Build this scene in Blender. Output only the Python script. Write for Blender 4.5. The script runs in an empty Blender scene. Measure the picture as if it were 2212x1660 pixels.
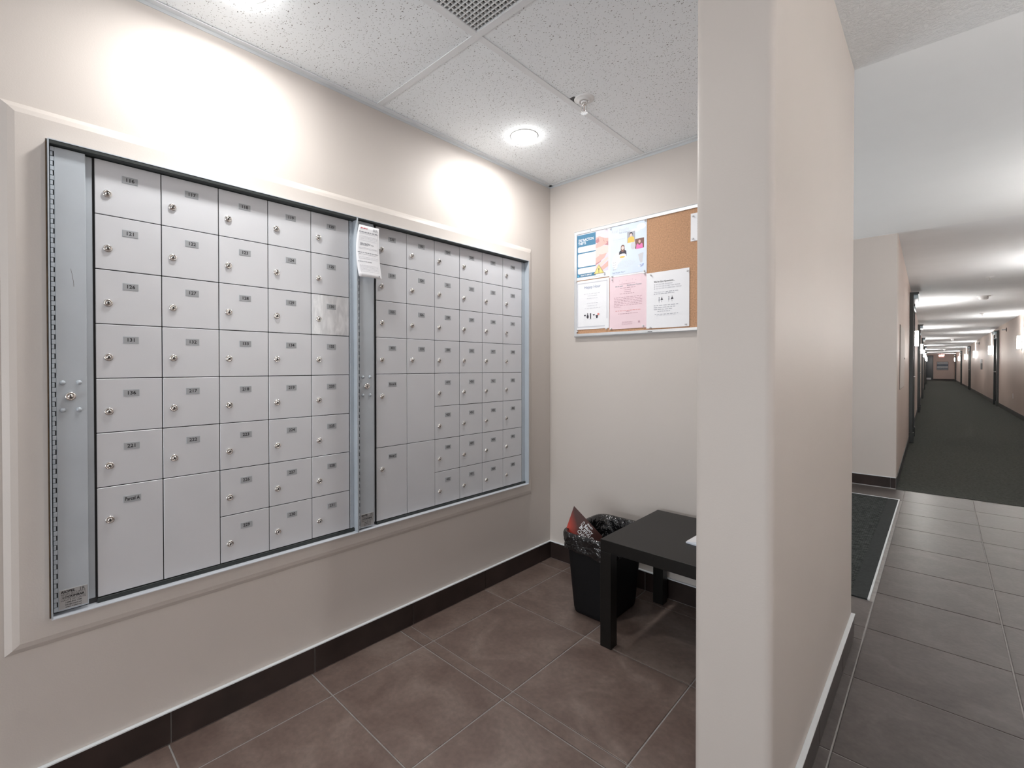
import bpy, math, random
from mathutils import Vector, Matrix
random.seed(7)
SC = bpy.context.scene
COL = SC.collection

# ------------------------------------------------------------------ camera
F, CX, CY = 1007.17, 1064.918, 801.69
YAW, PITCH, ROLL = 0.76471, -0.009084, -0.000745
cam = bpy.data.cameras.new('camera'); camo = bpy.data.objects.new('camera', cam); COL.objects.link(camo)
cam.sensor_fit = 'HORIZONTAL'; cam.sensor_width = 36.0
cam.lens = F * 36.0 / 2212.0
cam.shift_x = (1106 - CX) / 2212.0
cam.shift_y = (CY - 830) / 2212.0
cam.clip_start = 0.02; cam.clip_end = 200
fw = Vector((-math.sin(YAW) * math.cos(PITCH), math.cos(YAW) * math.cos(PITCH), math.sin(PITCH)))
r0 = Vector((math.cos(YAW), math.sin(YAW), 0)); u0 = r0.cross(fw)
rt = math.cos(ROLL) * r0 + math.sin(ROLL) * u0
up = -math.sin(ROLL) * r0 + math.cos(ROLL) * u0
M = Matrix((rt, up, -fw)).transposed().to_4x4()
M.translation = Vector((1.731, -2.3118, 1.1735))
camo.matrix_world = M
SC.camera = camo

# ------------------------------------------------------------------ world, exposure, lights
w = bpy.data.worlds.new('world'); SC.world = w; w.use_nodes = True
w.node_tree.nodes['Background'].inputs[0].default_value = (0.8, 0.85, 0.9, 1)
w.node_tree.nodes['Background'].inputs[1].default_value = 0.3
SC.view_settings.view_transform = 'Standard'
SC.view_settings.look = 'None'
SC.view_settings.exposure = 0.4
SC.view_settings.gamma = 1.0
SC.view_settings.use_curve_mapping = False

LP = dict(alcove=5.0, dome=30.0, hall=.4, lobby=72.0, entrance=44.0, sconce=78.0, sconce_up=8.0)

def area(name, loc, size, power, aim=(0, 0, -1), color=(1, 1, 1), shape='DISK', size_y=None, spread=180, parent=None):
    l = bpy.data.lights.new(name, 'AREA'); l.energy = power; l.color = color; l.shape = shape
    l.size = size
    if size_y: l.size_y = size_y
    l.spread = math.radians(spread)
    o = bpy.data.objects.new(name, l); COL.objects.link(o)
    o.location = loc
    o.rotation_euler = Vector(aim).to_track_quat('-Z', 'Y').to_euler()
    if parent: o.parent = parent
    return o

HC = 2.275          # suspended ceiling in the mail alcove
HT = 2.447          # hallway ceiling
SL = 0.0117         # the corridor runs off a little to the left
ALCOVE_LIGHTS = [(0.287, -0.59), (0.27, -1.83)]
HALL_FILL_LIGHTS = [(2.05, -2.35)]
# added uplight standing in for unseen entrance daylight, hidden behind the alcove
area('entrance_fill_uplight', (-1.5, 1.9, .7), 2.6, LP['entrance'], aim=(.8, 0, 1), color=(0.93, 0.97, 1.0), shape='RECTANGLE', size_y=1.2)
# added soft fill behind the camera, brightens walls and alcove ceiling
area('lobby_fill', (1.35, -6.2, .65), 3.0, LP['lobby'], aim=(-.05, 1, 0.62), color=(0.92, 0.96, 1.0), shape='RECTANGLE', size_y=1.1)

# ------------------------------------------------------------------ materials
MATS = {}
def mat(name, col, rough=0.6, metal=0.0, var=0.06, vscale=8.0, bump=0.0, bscale=200.0, bdist=0.001, spec=0.5, emit=0, emitcol=None, coat=0, detail=4, aniso=None):
    if name in MATS: return MATS[name]
    m = bpy.data.materials.new(name); m.use_nodes = True
    nt = m.node_tree; b = nt.nodes['Principled BSDF']
    b.inputs['Roughness'].default_value = rough; b.inputs['Metallic'].default_value = metal
    b.inputs['Specular IOR Level'].default_value = spec
    if coat: b.inputs['Coat Weight'].default_value = coat
    tc = nt.nodes.new('ShaderNodeTexCoord')
    n = nt.nodes.new('ShaderNodeTexNoise'); n.inputs['Scale'].default_value = vscale; n.inputs['Detail'].default_value = detail
    nt.links.new(tc.outputs['Object'], n.inputs['Vector'])
    r = nt.nodes.new('ShaderNodeValToRGB')
    r.color_ramp.elements[0].position = 0.3; r.color_ramp.elements[1].position = 0.7
    r.color_ramp.elements[0].color = tuple(c * (1 - var) for c in col) + (1,)
    r.color_ramp.elements[1].color = tuple(min(1, c * (1 + var)) for c in col) + (1,)
    nt.links.new(n.outputs['Fac'], r.inputs['Fac']); nt.links.new(r.outputs['Color'], b.inputs['Base Color'])
    if bump:
        n2 = nt.nodes.new('ShaderNodeTexNoise'); n2.inputs['Scale'].default_value = bscale; n2.inputs['Detail'].default_value = 3
        if aniso:
            mp = nt.nodes.new('ShaderNodeMapping'); mp.inputs['Scale'].default_value = aniso
            nt.links.new(tc.outputs['Object'], mp.inputs['Vector']); nt.links.new(mp.outputs['Vector'], n2.inputs['Vector'])
        else: nt.links.new(tc.outputs['Object'], n2.inputs['Vector'])
        bp = nt.nodes.new('ShaderNodeBump'); bp.inputs['Strength'].default_value = bump; bp.inputs['Distance'].default_value = bdist
        nt.links.new(n2.outputs['Fac'], bp.inputs['Height']); nt.links.new(bp.outputs['Normal'], b.inputs['Normal'])
    if emit:
        b.inputs['Emission Color'].default_value = (emitcol or col) + (1,) if len(emitcol or col) == 3 else (emitcol or col)
        b.inputs['Emission Strength'].default_value = emit
    MATS[name] = m; return m

def nodes_of(m): return m.node_tree, m.node_tree.nodes['Principled BSDF']

M_wall = mat('painted_wall', (0.61, 0.565, 0.53), 0.5, var=0.012, vscale=3, bump=0.12, bscale=260, bdist=0.0015, spec=0.35)
M_wall_c = mat('corridor_wall', (0.57, 0.475, 0.425), 0.42, var=0.03, vscale=1.2, bump=0.1, bscale=200, bdist=0.001, spec=0.4)
M_white = mat('white_paint', (0.78, 0.79, 0.79), 0.7, var=0.02, vscale=2, bump=0.15, bscale=300)
M_grid = mat('ceiling_grid_metal', (0.78, 0.80, 0.82), 0.45, var=0.02)
M_angle = mat('wall_angle_metal', (0.62, 0.65, 0.67), 0.4, var=0.02, metal=0.2)
M_caulk = mat('white_edge_strip', (0.80, 0.84, 0.87), 0.3, var=0.03, spec=0.6)
M_grout = mat('grout', (0.36, 0.345, 0.335), 0.9, var=0.12, vscale=30)
M_door = mat('mailbox_aluminium', (0.65, 0.665, 0.70), 0.42, metal=0.18, var=0.02, vscale=6, bump=0.03, bscale=700, bdist=0.0003)
M_frame = mat('bluegrey_steel', (0.50, 0.55, 0.60), 0.42, metal=0.2, var=0.04, vscale=10, bump=0.06, bscale=500, bdist=0.0004)
M_lip = mat('lit_steel_lip', (0.74, 0.78, 0.84), 0.35, metal=0.1, var=0.03)  # frame steel made lighter where the bottom plate catches the light
M_gapshade = mat('gap_shade', (0.022, 0.028, 0.028), 0.5, var=0.1)  # shade under the frame top and in the bottom gap, painted dark
M_pan = mat('dark_recess_steel', (0.035, 0.037, 0.04), 0.6, var=0.2)
M_chrome = mat('chrome', (0.80, 0.78, 0.76), 0.16, metal=1.0, var=0.02)
M_key = mat('keyhole_black', (0.01, 0.01, 0.01), 0.6, var=0.1)
M_plate = mat('grey_number_plate', (0.36, 0.375, 0.395), 0.45, var=0.03)
M_ink = mat('black_ink', (0.015, 0.015, 0.018), 0.6, var=0.1)
M_steel = mat('brushed_steel_label', (0.55, 0.56, 0.57), 0.35, metal=0.5, var=0.06, vscale=40)
M_alu = mat('aluminium_frame', (0.78, 0.80, 0.82), 0.3, metal=0.6, var=0.02)
M_paper = mat('white_paper', (0.86, 0.87, 0.90), 0.75, var=0.012, vscale=12)
M_pink = mat('pink_paper', (0.84, 0.66, 0.71), 0.75, var=0.012, vscale=12)
M_black = mat('black_brown_laminate', (0.006, 0.0055, 0.005), 0.36, var=0.15, vscale=60, bump=0.05, bscale=500, bdist=0.0003, spec=0.36)
M_plastic = mat('black_bin_plastic', (0.006, 0.006, 0.007), 0.6, var=0.1, bump=0.1, bscale=600, bdist=0.0003, spec=0.22)
M_liner = mat('black_liner_film', (0.007, 0.007, 0.008), 0.13, var=0.3, vscale=25, bump=1.0, bscale=30, bdist=0.016, spec=0.85)
M_darkframe = mat('dark_door_frame', (0.030, 0.034, 0.032), 0.30, var=0.1)
M_slab = mat('dark_door_slab', (0.018, 0.024, 0.032), 0.22, var=0.1)
M_pale = mat('pale_blue_panel', (0.55, 0.66, 0.72), 0.5, var=0.03)
M_transom = mat('grey_transom', (0.22, 0.24, 0.26), 0.4, var=0.05)
M_rubber = mat('dark_rubber_base', (0.035, 0.036, 0.035), 0.55, var=0.1)
M_lamp = mat('lamp_diffuser', (1, 1, 1), 0.5, emit=LP['dome'], emitcol=(1.0, 0.985, 0.96))
M_sconce = mat('sconce_diffuser', (1, 1, 1), 0.5, emit=LP['sconce'], emitcol=(1.0, 0.98, 0.95))
M_bulbmetal = mat('white_fixture_metal', (0.8, 0.8, 0.8), 0.35, var=0.02)
M_exit = mat('exit_red', (1.0, 0.12, 0.10), 0.5, emit=2.2, emitcol=(1.0, 0.16, 0.13))
M_exitw = mat('exit_letter', (1.0, 0.75, 0.7), 0.5, emit=3.0, emitcol=(1.0, 0.7, 0.65))
M_wood = mat('brown_gap', (0.10, 0.06, 0.03), 0.8, var=0.3, vscale=40)
M_scratch = mat('scuff', (0.13, 0.11, 0.10), 0.7, var=0.1)

def floor_tile_mat(name='porcelain_floor_tile', cols=((0.146, 0.103, 0.088, 1), (0.232, 0.180, 0.157, 1), (0.182, 0.134, 0.115, 1))):
    m = bpy.data.materials.new(name); m.use_nodes = True
    nt, b = nodes_of(m); N = nt.nodes; L = nt.links
    g = N.new('ShaderNodeNewGeometry'); oi = N.new('ShaderNodeObjectInfo')
    cm = N.new('ShaderNodeVectorMath'); cm.operation = 'SCALE'; cm.inputs[0].default_value = (31, 17, 5)
    L.new(oi.outputs['Random'], cm.inputs['Scale'])
    ad = N.new('ShaderNodeVectorMath'); ad.operation = 'ADD'; L.new(g.outputs['Position'], ad.inputs[0]); L.new(cm.outputs[0], ad.inputs[1])
    n1 = N.new('ShaderNodeTexNoise'); n1.inputs['Scale'].default_value = 5; n1.inputs['Detail'].default_value = 8; n1.inputs['Roughness'].default_value = 0.62; n1.inputs['Distortion'].default_value = 0.7
    n2 = N.new('ShaderNodeTexNoise'); n2.inputs['Scale'].default_value = 60; n2.inputs['Detail'].default_value = 5
    L.new(ad.outputs[0], n1.inputs[0]); L.new(ad.outputs[0], n2.inputs[0])
    r = N.new('ShaderNodeValToRGB'); e = r.color_ramp.elements
    e[0].position = 0.36; e[0].color = cols[0]; e[1].position = 0.66; e[1].color = cols[1]
    x = r.color_ramp.elements.new(0.52); x.color = cols[2]
    L.new(n1.outputs['Fac'], r.inputs['Fac'])
    mx = N.new('ShaderNodeMix'); mx.data_type = 'RGBA'; mx.blend_type = 'MULTIPLY'; mx.inputs['Factor'].default_value = 0.55
    r2 = N.new('ShaderNodeValToRGB'); r2.color_ramp.elements[0].position = 0.3; r2.color_ramp.elements[0].color = (0.75, 0.74, 0.73, 1)
    r2.color_ramp.elements[1].position = 0.7; r2.color_ramp.elements[1].color = (1.15, 1.13, 1.12, 1)
    L.new(n2.outputs['Fac'], r2.inputs['Fac']); L.new(r.outputs[0], mx.inputs['A']); L.new(r2.outputs[0], mx.inputs['B'])
    L.new(mx.outputs['Result'], b.inputs['Base Color'])
    mr = N.new('ShaderNodeMapRange'); mr.inputs['To Min'].default_value = 0.30; mr.inputs['To Max'].default_value = 0.42
    L.new(n1.outputs['Fac'], mr.inputs['Value']); L.new(mr.outputs[0], b.inputs['Roughness'])
    bp = N.new('ShaderNodeBump'); bp.inputs['Strength'].default_value = 0.15; bp.inputs['Distance'].default_value = 0.002
    L.new(n2.outputs['Fac'], bp.inputs['Height']); L.new(bp.outputs[0], b.inputs['Normal'])
    MATS[m.name] = m; return m
M_tile = floor_tile_mat()
M_tile_hall = floor_tile_mat('shaded_porcelain_hall_tile', ((0.082, 0.070, 0.066, 1), (0.135, 0.119, 0.114, 1), (0.106, 0.092, 0.087, 1)))  # same tile, the hall's dimmer light put into darker, greyer colours
def base_tile_mat():
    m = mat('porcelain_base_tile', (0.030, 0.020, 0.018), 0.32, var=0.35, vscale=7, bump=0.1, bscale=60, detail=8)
    return m
M_btile = base_tile_mat()

def acoustic_mat():
    m = bpy.data.materials.new('acoustic_tile'); m.use_nodes = True
    nt, b = nodes_of(m); N = nt.nodes; L = nt.links
    b.inputs['Roughness'].default_value = 0.9
    g = N.new('ShaderNodeTexCoord')
    n0 = N.new('ShaderNodeTexNoise'); n0.inputs['Scale'].default_value = 60; L.new(g.outputs['Object'], n0.inputs[0])
    sc = N.new('ShaderNodeVectorMath'); sc.operation = 'SCALE'; sc.inputs['Scale'].default_value = 0.012; L.new(n0.outputs['Color'], sc.inputs[0])
    ad = N.new('ShaderNodeVectorMath'); ad.operation = 'ADD'; L.new(g.outputs['Object'], ad.inputs[0]); L.new(sc.outputs[0], ad.inputs[1])
    facs = []
    for s, thr, st in ((230, 0.17, (1, 0.55, 0.02)), (150, 0.15, (0.5, 1, 0.02))):
        mp = N.new('ShaderNodeMapping'); mp.inputs['Scale'].default_value = st; mp.inputs['Rotation'].default_value = (0, 0, 0.6)
        L.new(ad.outputs[0], mp.inputs[0])
        v = N.new('ShaderNodeTexVoronoi'); v.inputs['Scale'].default_value = s; v.inputs['Randomness'].default_value = 1
        L.new(mp.outputs[0], v.inputs['Vector'])
        wn = N.new('ShaderNodeMath'); wn.operation = 'MULTIPLY_ADD'; wn.inputs[1].default_value = -0.22; wn.inputs[2].default_value = thr + 0.08
        sp = N.new('ShaderNodeSeparateColor'); L.new(v.outputs['Color'], sp.inputs[0]); L.new(sp.outputs[0], wn.inputs[0])
        lt = N.new('ShaderNodeMath'); lt.operation = 'LESS_THAN'; L.new(v.outputs['Distance'], lt.inputs[0]); L.new(wn.outputs[0], lt.inputs[1])
        facs.append(lt)
    mxn = N.new('ShaderNodeMath'); mxn.operation = 'MAXIMUM'; L.new(facs[0].outputs[0], mxn.inputs[0]); L.new(facs[1].outputs[0], mxn.inputs[1])
    mx = N.new('ShaderNodeMix'); mx.data_type = 'RGBA'
    mx.inputs['A'].default_value = (0.88, 0.915, 0.94, 1); mx.inputs['B'].default_value = (0.24, 0.24, 0.24, 1)
    L.new(mxn.outputs[0], mx.inputs['Factor']); L.new(mx.outputs['Result'], b.inputs['Base Color'])
    MATS[m.name] = m; return m
M_acoustic = acoustic_mat()

def knockdown_mat():
    m = bpy.data.materials.new('knockdown_ceiling'); m.use_nodes = True
    nt, b = nodes_of(m); N = nt.nodes; L = nt.links
    b.inputs['Base Color'].default_value = (0.80, 0.82, 0.83, 1); b.inputs['Roughness'].default_value = 0.85
    g = N.new('ShaderNodeTexCoord')
    n = N.new('ShaderNodeTexNoise'); n.inputs['Scale'].default_value = 55; n.inputs['Detail'].default_value = 6; n.inputs['Roughness'].default_value = 0.65
    L.new(g.outputs['Object'], n.inputs[0])
    r = N.new('ShaderNodeValToRGB'); r.color_ramp.elements[0].position = 0.42; r.color_ramp.elements[1].position = 0.6
    L.new(n.outputs['Fac'], r.inputs[0])
    bp = N.new('ShaderNodeBump'); bp.inputs['Strength'].default_value = 0.7; bp.inputs['Distance'].default_value = 0.004
    L.new(r.outputs[0], bp.inputs['Height']); L.new(bp.outputs[0], b.inputs['Normal'])
    MATS[m.name] = m; return m
M_knock = knockdown_mat()
M_smooth = mat('smooth_ceiling', (0.87, 0.89, 0.90), 0.8, var=0.01, vscale=3, bump=0.25, bscale=160, bdist=0.001)
M_cceil = mat('corridor_ceiling', (0.84, 0.86, 0.88), 0.8, var=0.02, vscale=3, bump=0.3, bscale=120, bdist=0.002)

def carpet_mat(name, dark, light, blocks=0):
    m = bpy.data.materials.new(name); m.use_nodes = True
    nt, b = nodes_of(m); N = nt.nodes; L = nt.links
    b.inputs['Roughness'].default_value = 1.0; b.inputs['Specular IOR Level'].default_value = 0.1
    g = N.new('ShaderNodeTexCoord')
    mp = N.new('ShaderNodeMapping'); mp.inputs['Scale'].default_value = (1, 2.2, 1); mp.inputs['Rotation'].default_value = (0, 0, 0.5)
    L.new(g.outputs['Object'], mp.inputs[0])
    n = N.new('ShaderNodeTexNoise'); n.inputs['Scale'].default_value = 45; n.inputs['Detail'].default_value = 4; L.new(mp.outputs[0], n.inputs[0])
    n2 = N.new('ShaderNodeTexNoise'); n2.inputs['Scale'].default_value = 420; n2.inputs['Detail'].default_value = 2; L.new(g.outputs['Object'], n2.inputs[0])
    ad = N.new('ShaderNodeMath'); ad.operation = 'ADD'; L.new(n.outputs['Fac'], ad.inputs[0]); L.new(n2.outputs['Fac'], ad.inputs[1])
    last = ad
    if blocks:
        br = N.new('ShaderNodeTexBrick'); br.inputs['Scale'].default_value = blocks
        br.inputs['Color1'].default_value = (0.15, 0.15, 0.15, 1); br.inputs['Color2'].default_value = (0.5, 0.5, 0.5, 1); br.inputs['Mortar'].default_value = (0, 0, 0, 1)
        br.inputs['Mortar Size'].default_value = 0.03
        L.new(g.outputs['Object'], br.inputs[0])
        a2 = N.new('ShaderNodeMath'); a2.operation = 'ADD'; L.new(last.outputs[0], a2.inputs[0]); L.new(br.outputs['Color'], a2.inputs[1]); 
        a3 = N.new('ShaderNodeMath'); a3.operation = 'SUBTRACT'; L.new(a2.outputs[0], a3.inputs[0]); a3.inputs[1].default_value = 0.3; last = a3
    r = N.new('ShaderNodeValToRGB'); r.color_ramp.elements[0].position = 0.0; r.color_ramp.elements[1].position = 1.0
    mr = N.new('ShaderNodeMapRange'); mr.inputs['From Min'].default_value = 0.7; mr.inputs['From Max'].default_value = 1.3
    L.new(last.outputs[0], mr.inputs[0]); L.new(mr.outputs[0], r.inputs[0])
    r.color_ramp.elements[0].color = dark + (1,); r.color_ramp.elements[1].color = light + (1,)
    L.new(r.outputs[0], b.inputs['Base Color'])
    bp = N.new('ShaderNodeBump'); bp.inputs['Strength'].default_value = 0.8; bp.inputs['Distance'].default_value = 0.004
    L.new(last.outputs[0], bp.inputs['Height']); L.new(bp.outputs[0], b.inputs['Normal'])
    MATS[name] = m; return m
M_carpet = carpet_mat('corridor_carpet', (0.036, 0.040, 0.036), (0.118, 0.124, 0.112))
M_mat = carpet_mat('entrance_mat_pile', (0.022, 0.026, 0.026), (0.11, 0.12, 0.115), blocks=22)
M_matedge = mat('entrance_mat_border', (0.022, 0.027, 0.027), 0.9, var=0.2, vscale=60)

def cork_mat():
    m = mat('cork', (0.50, 0.29, 0.17), 0.9, var=0.18, vscale=170, bump=0.4, bscale=220, bdist=0.001, detail=3); return m
M_cork = cork_mat()
def scuff_door_mat():
    m = mat('scuffed_mailbox_aluminium', (0.60, 0.62, 0.63), 0.35, metal=0.45, var=0.02)
    nt, b = nodes_of(m); N = nt.nodes; L = nt.links
    g = N.new('ShaderNodeTexCoord'); mp = N.new('ShaderNodeMapping'); mp.inputs['Scale'].default_value = (1, 3, 1); mp.inputs['Rotation'].default_value = (0.9, 0, 0)
    L.new(g.outputs['Object'], mp.inputs[0])
    n = N.new('ShaderNodeTexNoise'); n.inputs['Scale'].default_value = 14; n.inputs['Detail'].default_value = 6; n.inputs['Distortion'].default_value = 1
    L.new(mp.outputs[0], n.inputs[0])
    r = N.new('ShaderNodeValToRGB'); r.color_ramp.elements[0].position = 0.4; r.color_ramp.elements[0].color = (0.66, 0.68, 0.71, 1)
    r.color_ramp.elements[1].position = 0.7; r.color_ramp.elements[1].color = (0.84, 0.86, 0.89, 1)
    L.new(n.outputs['Fac'], r.inputs[0]); L.new(r.outputs[0], b.inputs['Base Color'])
    return m
M_door130 = scuff_door_mat()
def grad_mat(name, c0, c1, axis, p0, p1):
    m = bpy.data.materials.new(name); m.use_nodes = True
    nt, b = nodes_of(m); N = nt.nodes; L = nt.links; b.inputs['Roughness'].default_value = 0.4
    g = N.new('ShaderNodeTexCoord'); s = N.new('ShaderNodeSeparateXYZ'); L.new(g.outputs['Object'], s.inputs[0])
    mr = N.new('ShaderNodeMapRange'); mr.inputs['From Min'].default_value = p0; mr.inputs['From Max'].default_value = p1
    L.new(s.outputs[axis], mr.inputs[0]); r = N.new('ShaderNodeValToRGB')
    r.color_ramp.elements[0].color = c0 + (1,); r.color_ramp.elements[1].color = c1 + (1,)
    L.new(mr.outputs[0], r.inputs[0]); L.new(r.outputs[0], b.inputs['Base Color'])
    return m

# ------------------------------------------------------------------ mesh helpers
class MB:
    """collects shapes, then links them as one mesh object"""
    def __init__(s): s.v = []; s.f = []; s.mi = []; s.ms = []; s.sm = []
    def _m(s, m):
        if m not in s.ms: s.ms.append(m)
        return s.ms.index(m)
    def add(s, vs, fs, m, smooth=False):
        o = len(s.v); s.v += [tuple(v) for v in vs]; k = s._m(m)
        for f in fs: s.f.append(tuple(i + o for i in f)); s.mi.append(k); s.sm.append(smooth)
        return s
    def box(s, x0, y0, z0, x1, y1, z1, m, b=0.0):
        if x0 > x1: x0, x1 = x1, x0
        if y0 > y1: y0, y1 = y1, y0
        if z0 > z1: z0, z1 = z1, z0
        if b <= 0:
            vs = [(x, y, z) for z in (z0, z1) for y in (y0, y1) for x in (x0, x1)]
            return s.add(vs, [(0, 2, 3, 1), (4, 5, 7, 6), (0, 1, 5, 4), (2, 6, 7, 3), (0, 4, 6, 2), (1, 3, 7, 5)], m)
        c = ((x0 + x1) / 2, (y0 + y1) / 2, (z0 + z1) / 2); h = ((x1 - x0) / 2, (y1 - y0) / 2, (z1 - z0) / 2)
        vs = []; idx = {}
        for sx in (-1, 1):
            for sy in (-1, 1):
                for sz in (-1, 1):
                    S = (sx, sy, sz)
                    for a in range(3):
                        p = [c[i] + S[i] * (h[i] if i == a else h[i] - b) for i in range(3)]
                        idx[(S, a)] = len(vs); vs.append(tuple(p))
        fs = []
        def q(lst):
            # orient outward
            p = [Vector(vs[i]) for i in lst]; n = (p[1] - p[0]).cross(p[2] - p[1]); cc = sum(p, Vector()) / len(p) - Vector(c)
            fs.append(tuple(lst) if n.dot(cc) > 0 else tuple(reversed(lst)))
        for a in range(3):
            o1, o2 = [i for i in range(3) if i != a]
            for sa in (-1, 1):
                l = []
                for p1, p2 in ((-1, -1), (1, -1), (1, 1), (-1, 1)):
                    S = [0, 0, 0]; S[a] = sa; S[o1] = p1; S[o2] = p2; l.append(idx[(tuple(S), a)])
                q(l)
        for a in range(3):     # edges parallel to axis a
            o1, o2 = [i for i in range(3) if i != a]
            for p1 in (-1, 1):
                for p2 in (-1, 1):
                    A = [0, 0, 0]; A[o1] = p1; A[o2] = p2; A[a] = -1; B = list(A); B[a] = 1
                    q([idx[(tuple(A), o1)], idx[(tuple(B), o1)], idx[(tuple(B), o2)], idx[(tuple(A), o2)]])
        for sx in (-1, 1):
            for sy in (-1, 1):
                for sz in (-1, 1):
                    S = (sx, sy, sz); q([idx[(S, 0)], idx[(S, 1)], idx[(S, 2)]])
        return s.add(vs, fs, m)
    def loft(s, rings, m, cap0=True, cap1=True, smooth=True, closed=True):
        n = len(rings[0]); vs = [p for r in rings for p in r]; fs = []
        for i in range(len(rings) - 1):
            for j in range(n if closed else n - 1):
                k = (j + 1) % n
                fs.append((i * n + j, i * n + k, (i + 1) * n + k, (i + 1) * n + j))
        s.add(vs, fs, m, smooth)
        if cap0: s.add(rings[0], [tuple(reversed(range(n)))], m)
        if cap1: s.add(rings[-1], [tuple(range(n))], m)
        return s
    def lathe(s, prof, m, origin=(0, 0, 0), axis='z', n=24, smooth=True, cap0=False, cap1=False):
        """prof: list of (radius, height along axis)"""
        rings = []
        for r, h in prof:
            ring = []
            for i in range(n):
                a = 2 * math.pi * i / n; p, q = r * math.cos(a), r * math.sin(a)
                if axis == 'z': t = (p, q, h)
                elif axis == 'x': t = (h, p, q)
                else: t = (q, h, p)
                ring.append(tuple(t[k] + origin[k] for k in range(3)))
            rings.append(ring)
        return s.loft(rings, m, cap0, cap1, smooth)
    def tube(s, pts, r, m, n=8):
        rings = []
        for i, p in enumerate(pts):
            a = Vector(pts[max(0, i - 1)]); b = Vector(pts[min(len(pts) - 1, i + 1)]); d = (b - a).normalized()
            u = d.cross(Vector((0.3, 0.5, 0.81))).normalized(); v = d.cross(u)
            rings.append([tuple(Vector(p) + r * (math.cos(2 * math.pi * k / n) * u + math.sin(2 * math.pi * k / n) * v)) for k in range(n)])
        return s.loft(rings, m)
    def quad(s, pts, m): return s.add(pts, [tuple(range(len(pts)))], m)
    def build(s, name, parent=None, loc=None):
        me = bpy.data.meshes.new(name); me.from_pydata(s.v, [], s.f)
        for m in s.ms: me.materials.append(m)
        me.polygons.foreach_set('material_index', s.mi); me.polygons.foreach_set('use_smooth', s.sm)
        me.update()
        o = bpy.data.objects.new(name, me); COL.objects.link(o)
        if parent: o.parent = parent
        if loc: o.location = loc
        return o

def struct(o): o['kind'] = 'structure'; return o
def tag(o, label, cat, group=None):
    o['label'] = label; o['category'] = cat
    if group: o['group'] = group
    return o
def thing(name, loc, label, cat, rotz=0, group=None):
    o = bpy.data.objects.new(name, None); COL.objects.link(o); o.location = loc; o.rotation_euler = (0, 0, rotz)
    o.empty_display_size = 0.05
    return tag(o, label, cat, group)

_tc = {}
def text2d(body, size, bold=0.0, align='CENTER'):
    """flat glyph polygons of a text as (verts2d, faces), cached"""
    k = (body, size, bold, align)
    if k in _tc: return _tc[k]
    c = bpy.data.curves.new('t', 'FONT'); c.body = body; c.size = size; c.align_x = align; c.align_y = 'CENTER'
    c.resolution_u = 2; c.offset = bold; c.fill_mode = 'FRONT'
    o = bpy.data.objects.new('t', c); COL.objects.link(o)
    dg = bpy.context.evaluated_depsgraph_get(); me = bpy.data.meshes.new_from_object(o.evaluated_get(dg))
    vs = [(v.co.x, v.co.y) for v in me.vertices]; fs = [tuple(p.vertices) for p in me.polygons]
    bpy.data.objects.remove(o); bpy.data.curves.remove(c); bpy.data.meshes.remove(me)
    _tc[k] = (vs, fs); return _tc[k]
def put_text(mb, body, size, fn, m, bold=0.0, sx=1.0, align='CENTER', at=(0, 0), shear=0.0, rot=0.0):
    """fn maps (a,b) on the printed surface to 3-D"""
    vs, fs = text2d(body, size, bold, align)
    c, s_ = math.cos(rot), math.sin(rot)
    out = []
    for x, y in vs:
        x = x * sx + y * shear
        out.append(fn(at[0] + c * x - s_ * y, at[1] + s_ * x + c * y))
    mb.add(out, fs, m)

# ================================================================== STRUCTURE
WY0 = -8.4   # wall behind the camera
OY0, OY1, OZ0, OZ1 = -2.238, -0.254, 0.501, 1.779     # cabinet opening in the left wall

# left wall of the alcove with the opening for the mailbox cabinets
mb = MB(); T = 0.18
mb.box(-T, WY0, 0, 0, OY0, HT + .05, M_wall); mb.box(-T, OY1, 0, 0, 0.0, HT + .05, M_wall)
mb.box(-T, OY0, 0, 0, OY1, OZ0, M_wall); mb.box(-T, OY0, OZ1, 0, OY1, HT + .05, M_wall)
mb.box(-T, OY0, OZ0, -0.16, OY1, OZ1, M_wall)
struct(mb.build('wall_left'))
PX0, PX1, PY0, PY1 = 1.283, 1.458, -1.11, 0.217
# back wall of the alcove
struct(MB().box(-T, 0.0, 0, PX0, PY1, HT + .05, M_wall).build('wall_back'))
# partition wall between alcove and hallway, rounded end corners
mb = MB(); R_ = 0.02; ring = []
def arc(cx, cy, a0, a1, r=R_, n=8): return [(cx + r * math.cos(math.radians(a0 + (a1 - a0) * i / n)), cy + r * math.sin(math.radians(a0 + (a1 - a0) * i / n))) for i in range(n + 1)]
ring = arc(PX0 + R_, PY0 + R_, 180, 270) + arc(PX1 - R_, PY0 + R_, 270, 360) + [(PX1, PY1 - 0.004), (PX1 - 0.004, PY1), (PX0, PY1)]
mb.loft([[(x, y, 0) for x, y in ring], [(x, y, HT + .05) for x, y in ring]], M_wall, smooth=False)
o = mb.build('wall_partition'); struct(o)
for p in o.data.polygons:
    p.use_smooth = len(p.vertices) == 4
m_ = o.data
m_.set_sharp_from_angle(angle=math.radians(28))
# headers above the openings of the alcove (hold the lower suspended ceiling)
struct(MB().box(PX0, -2.62, HC - .02, PX1, PY0 + .0, HT + .05, M_wall).build('wall_header_side'))
struct(MB().box(0, -2.62, HC - .02, PX0, -2.46, HT + .05, M_wall).build('wall_header_front'))

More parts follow.
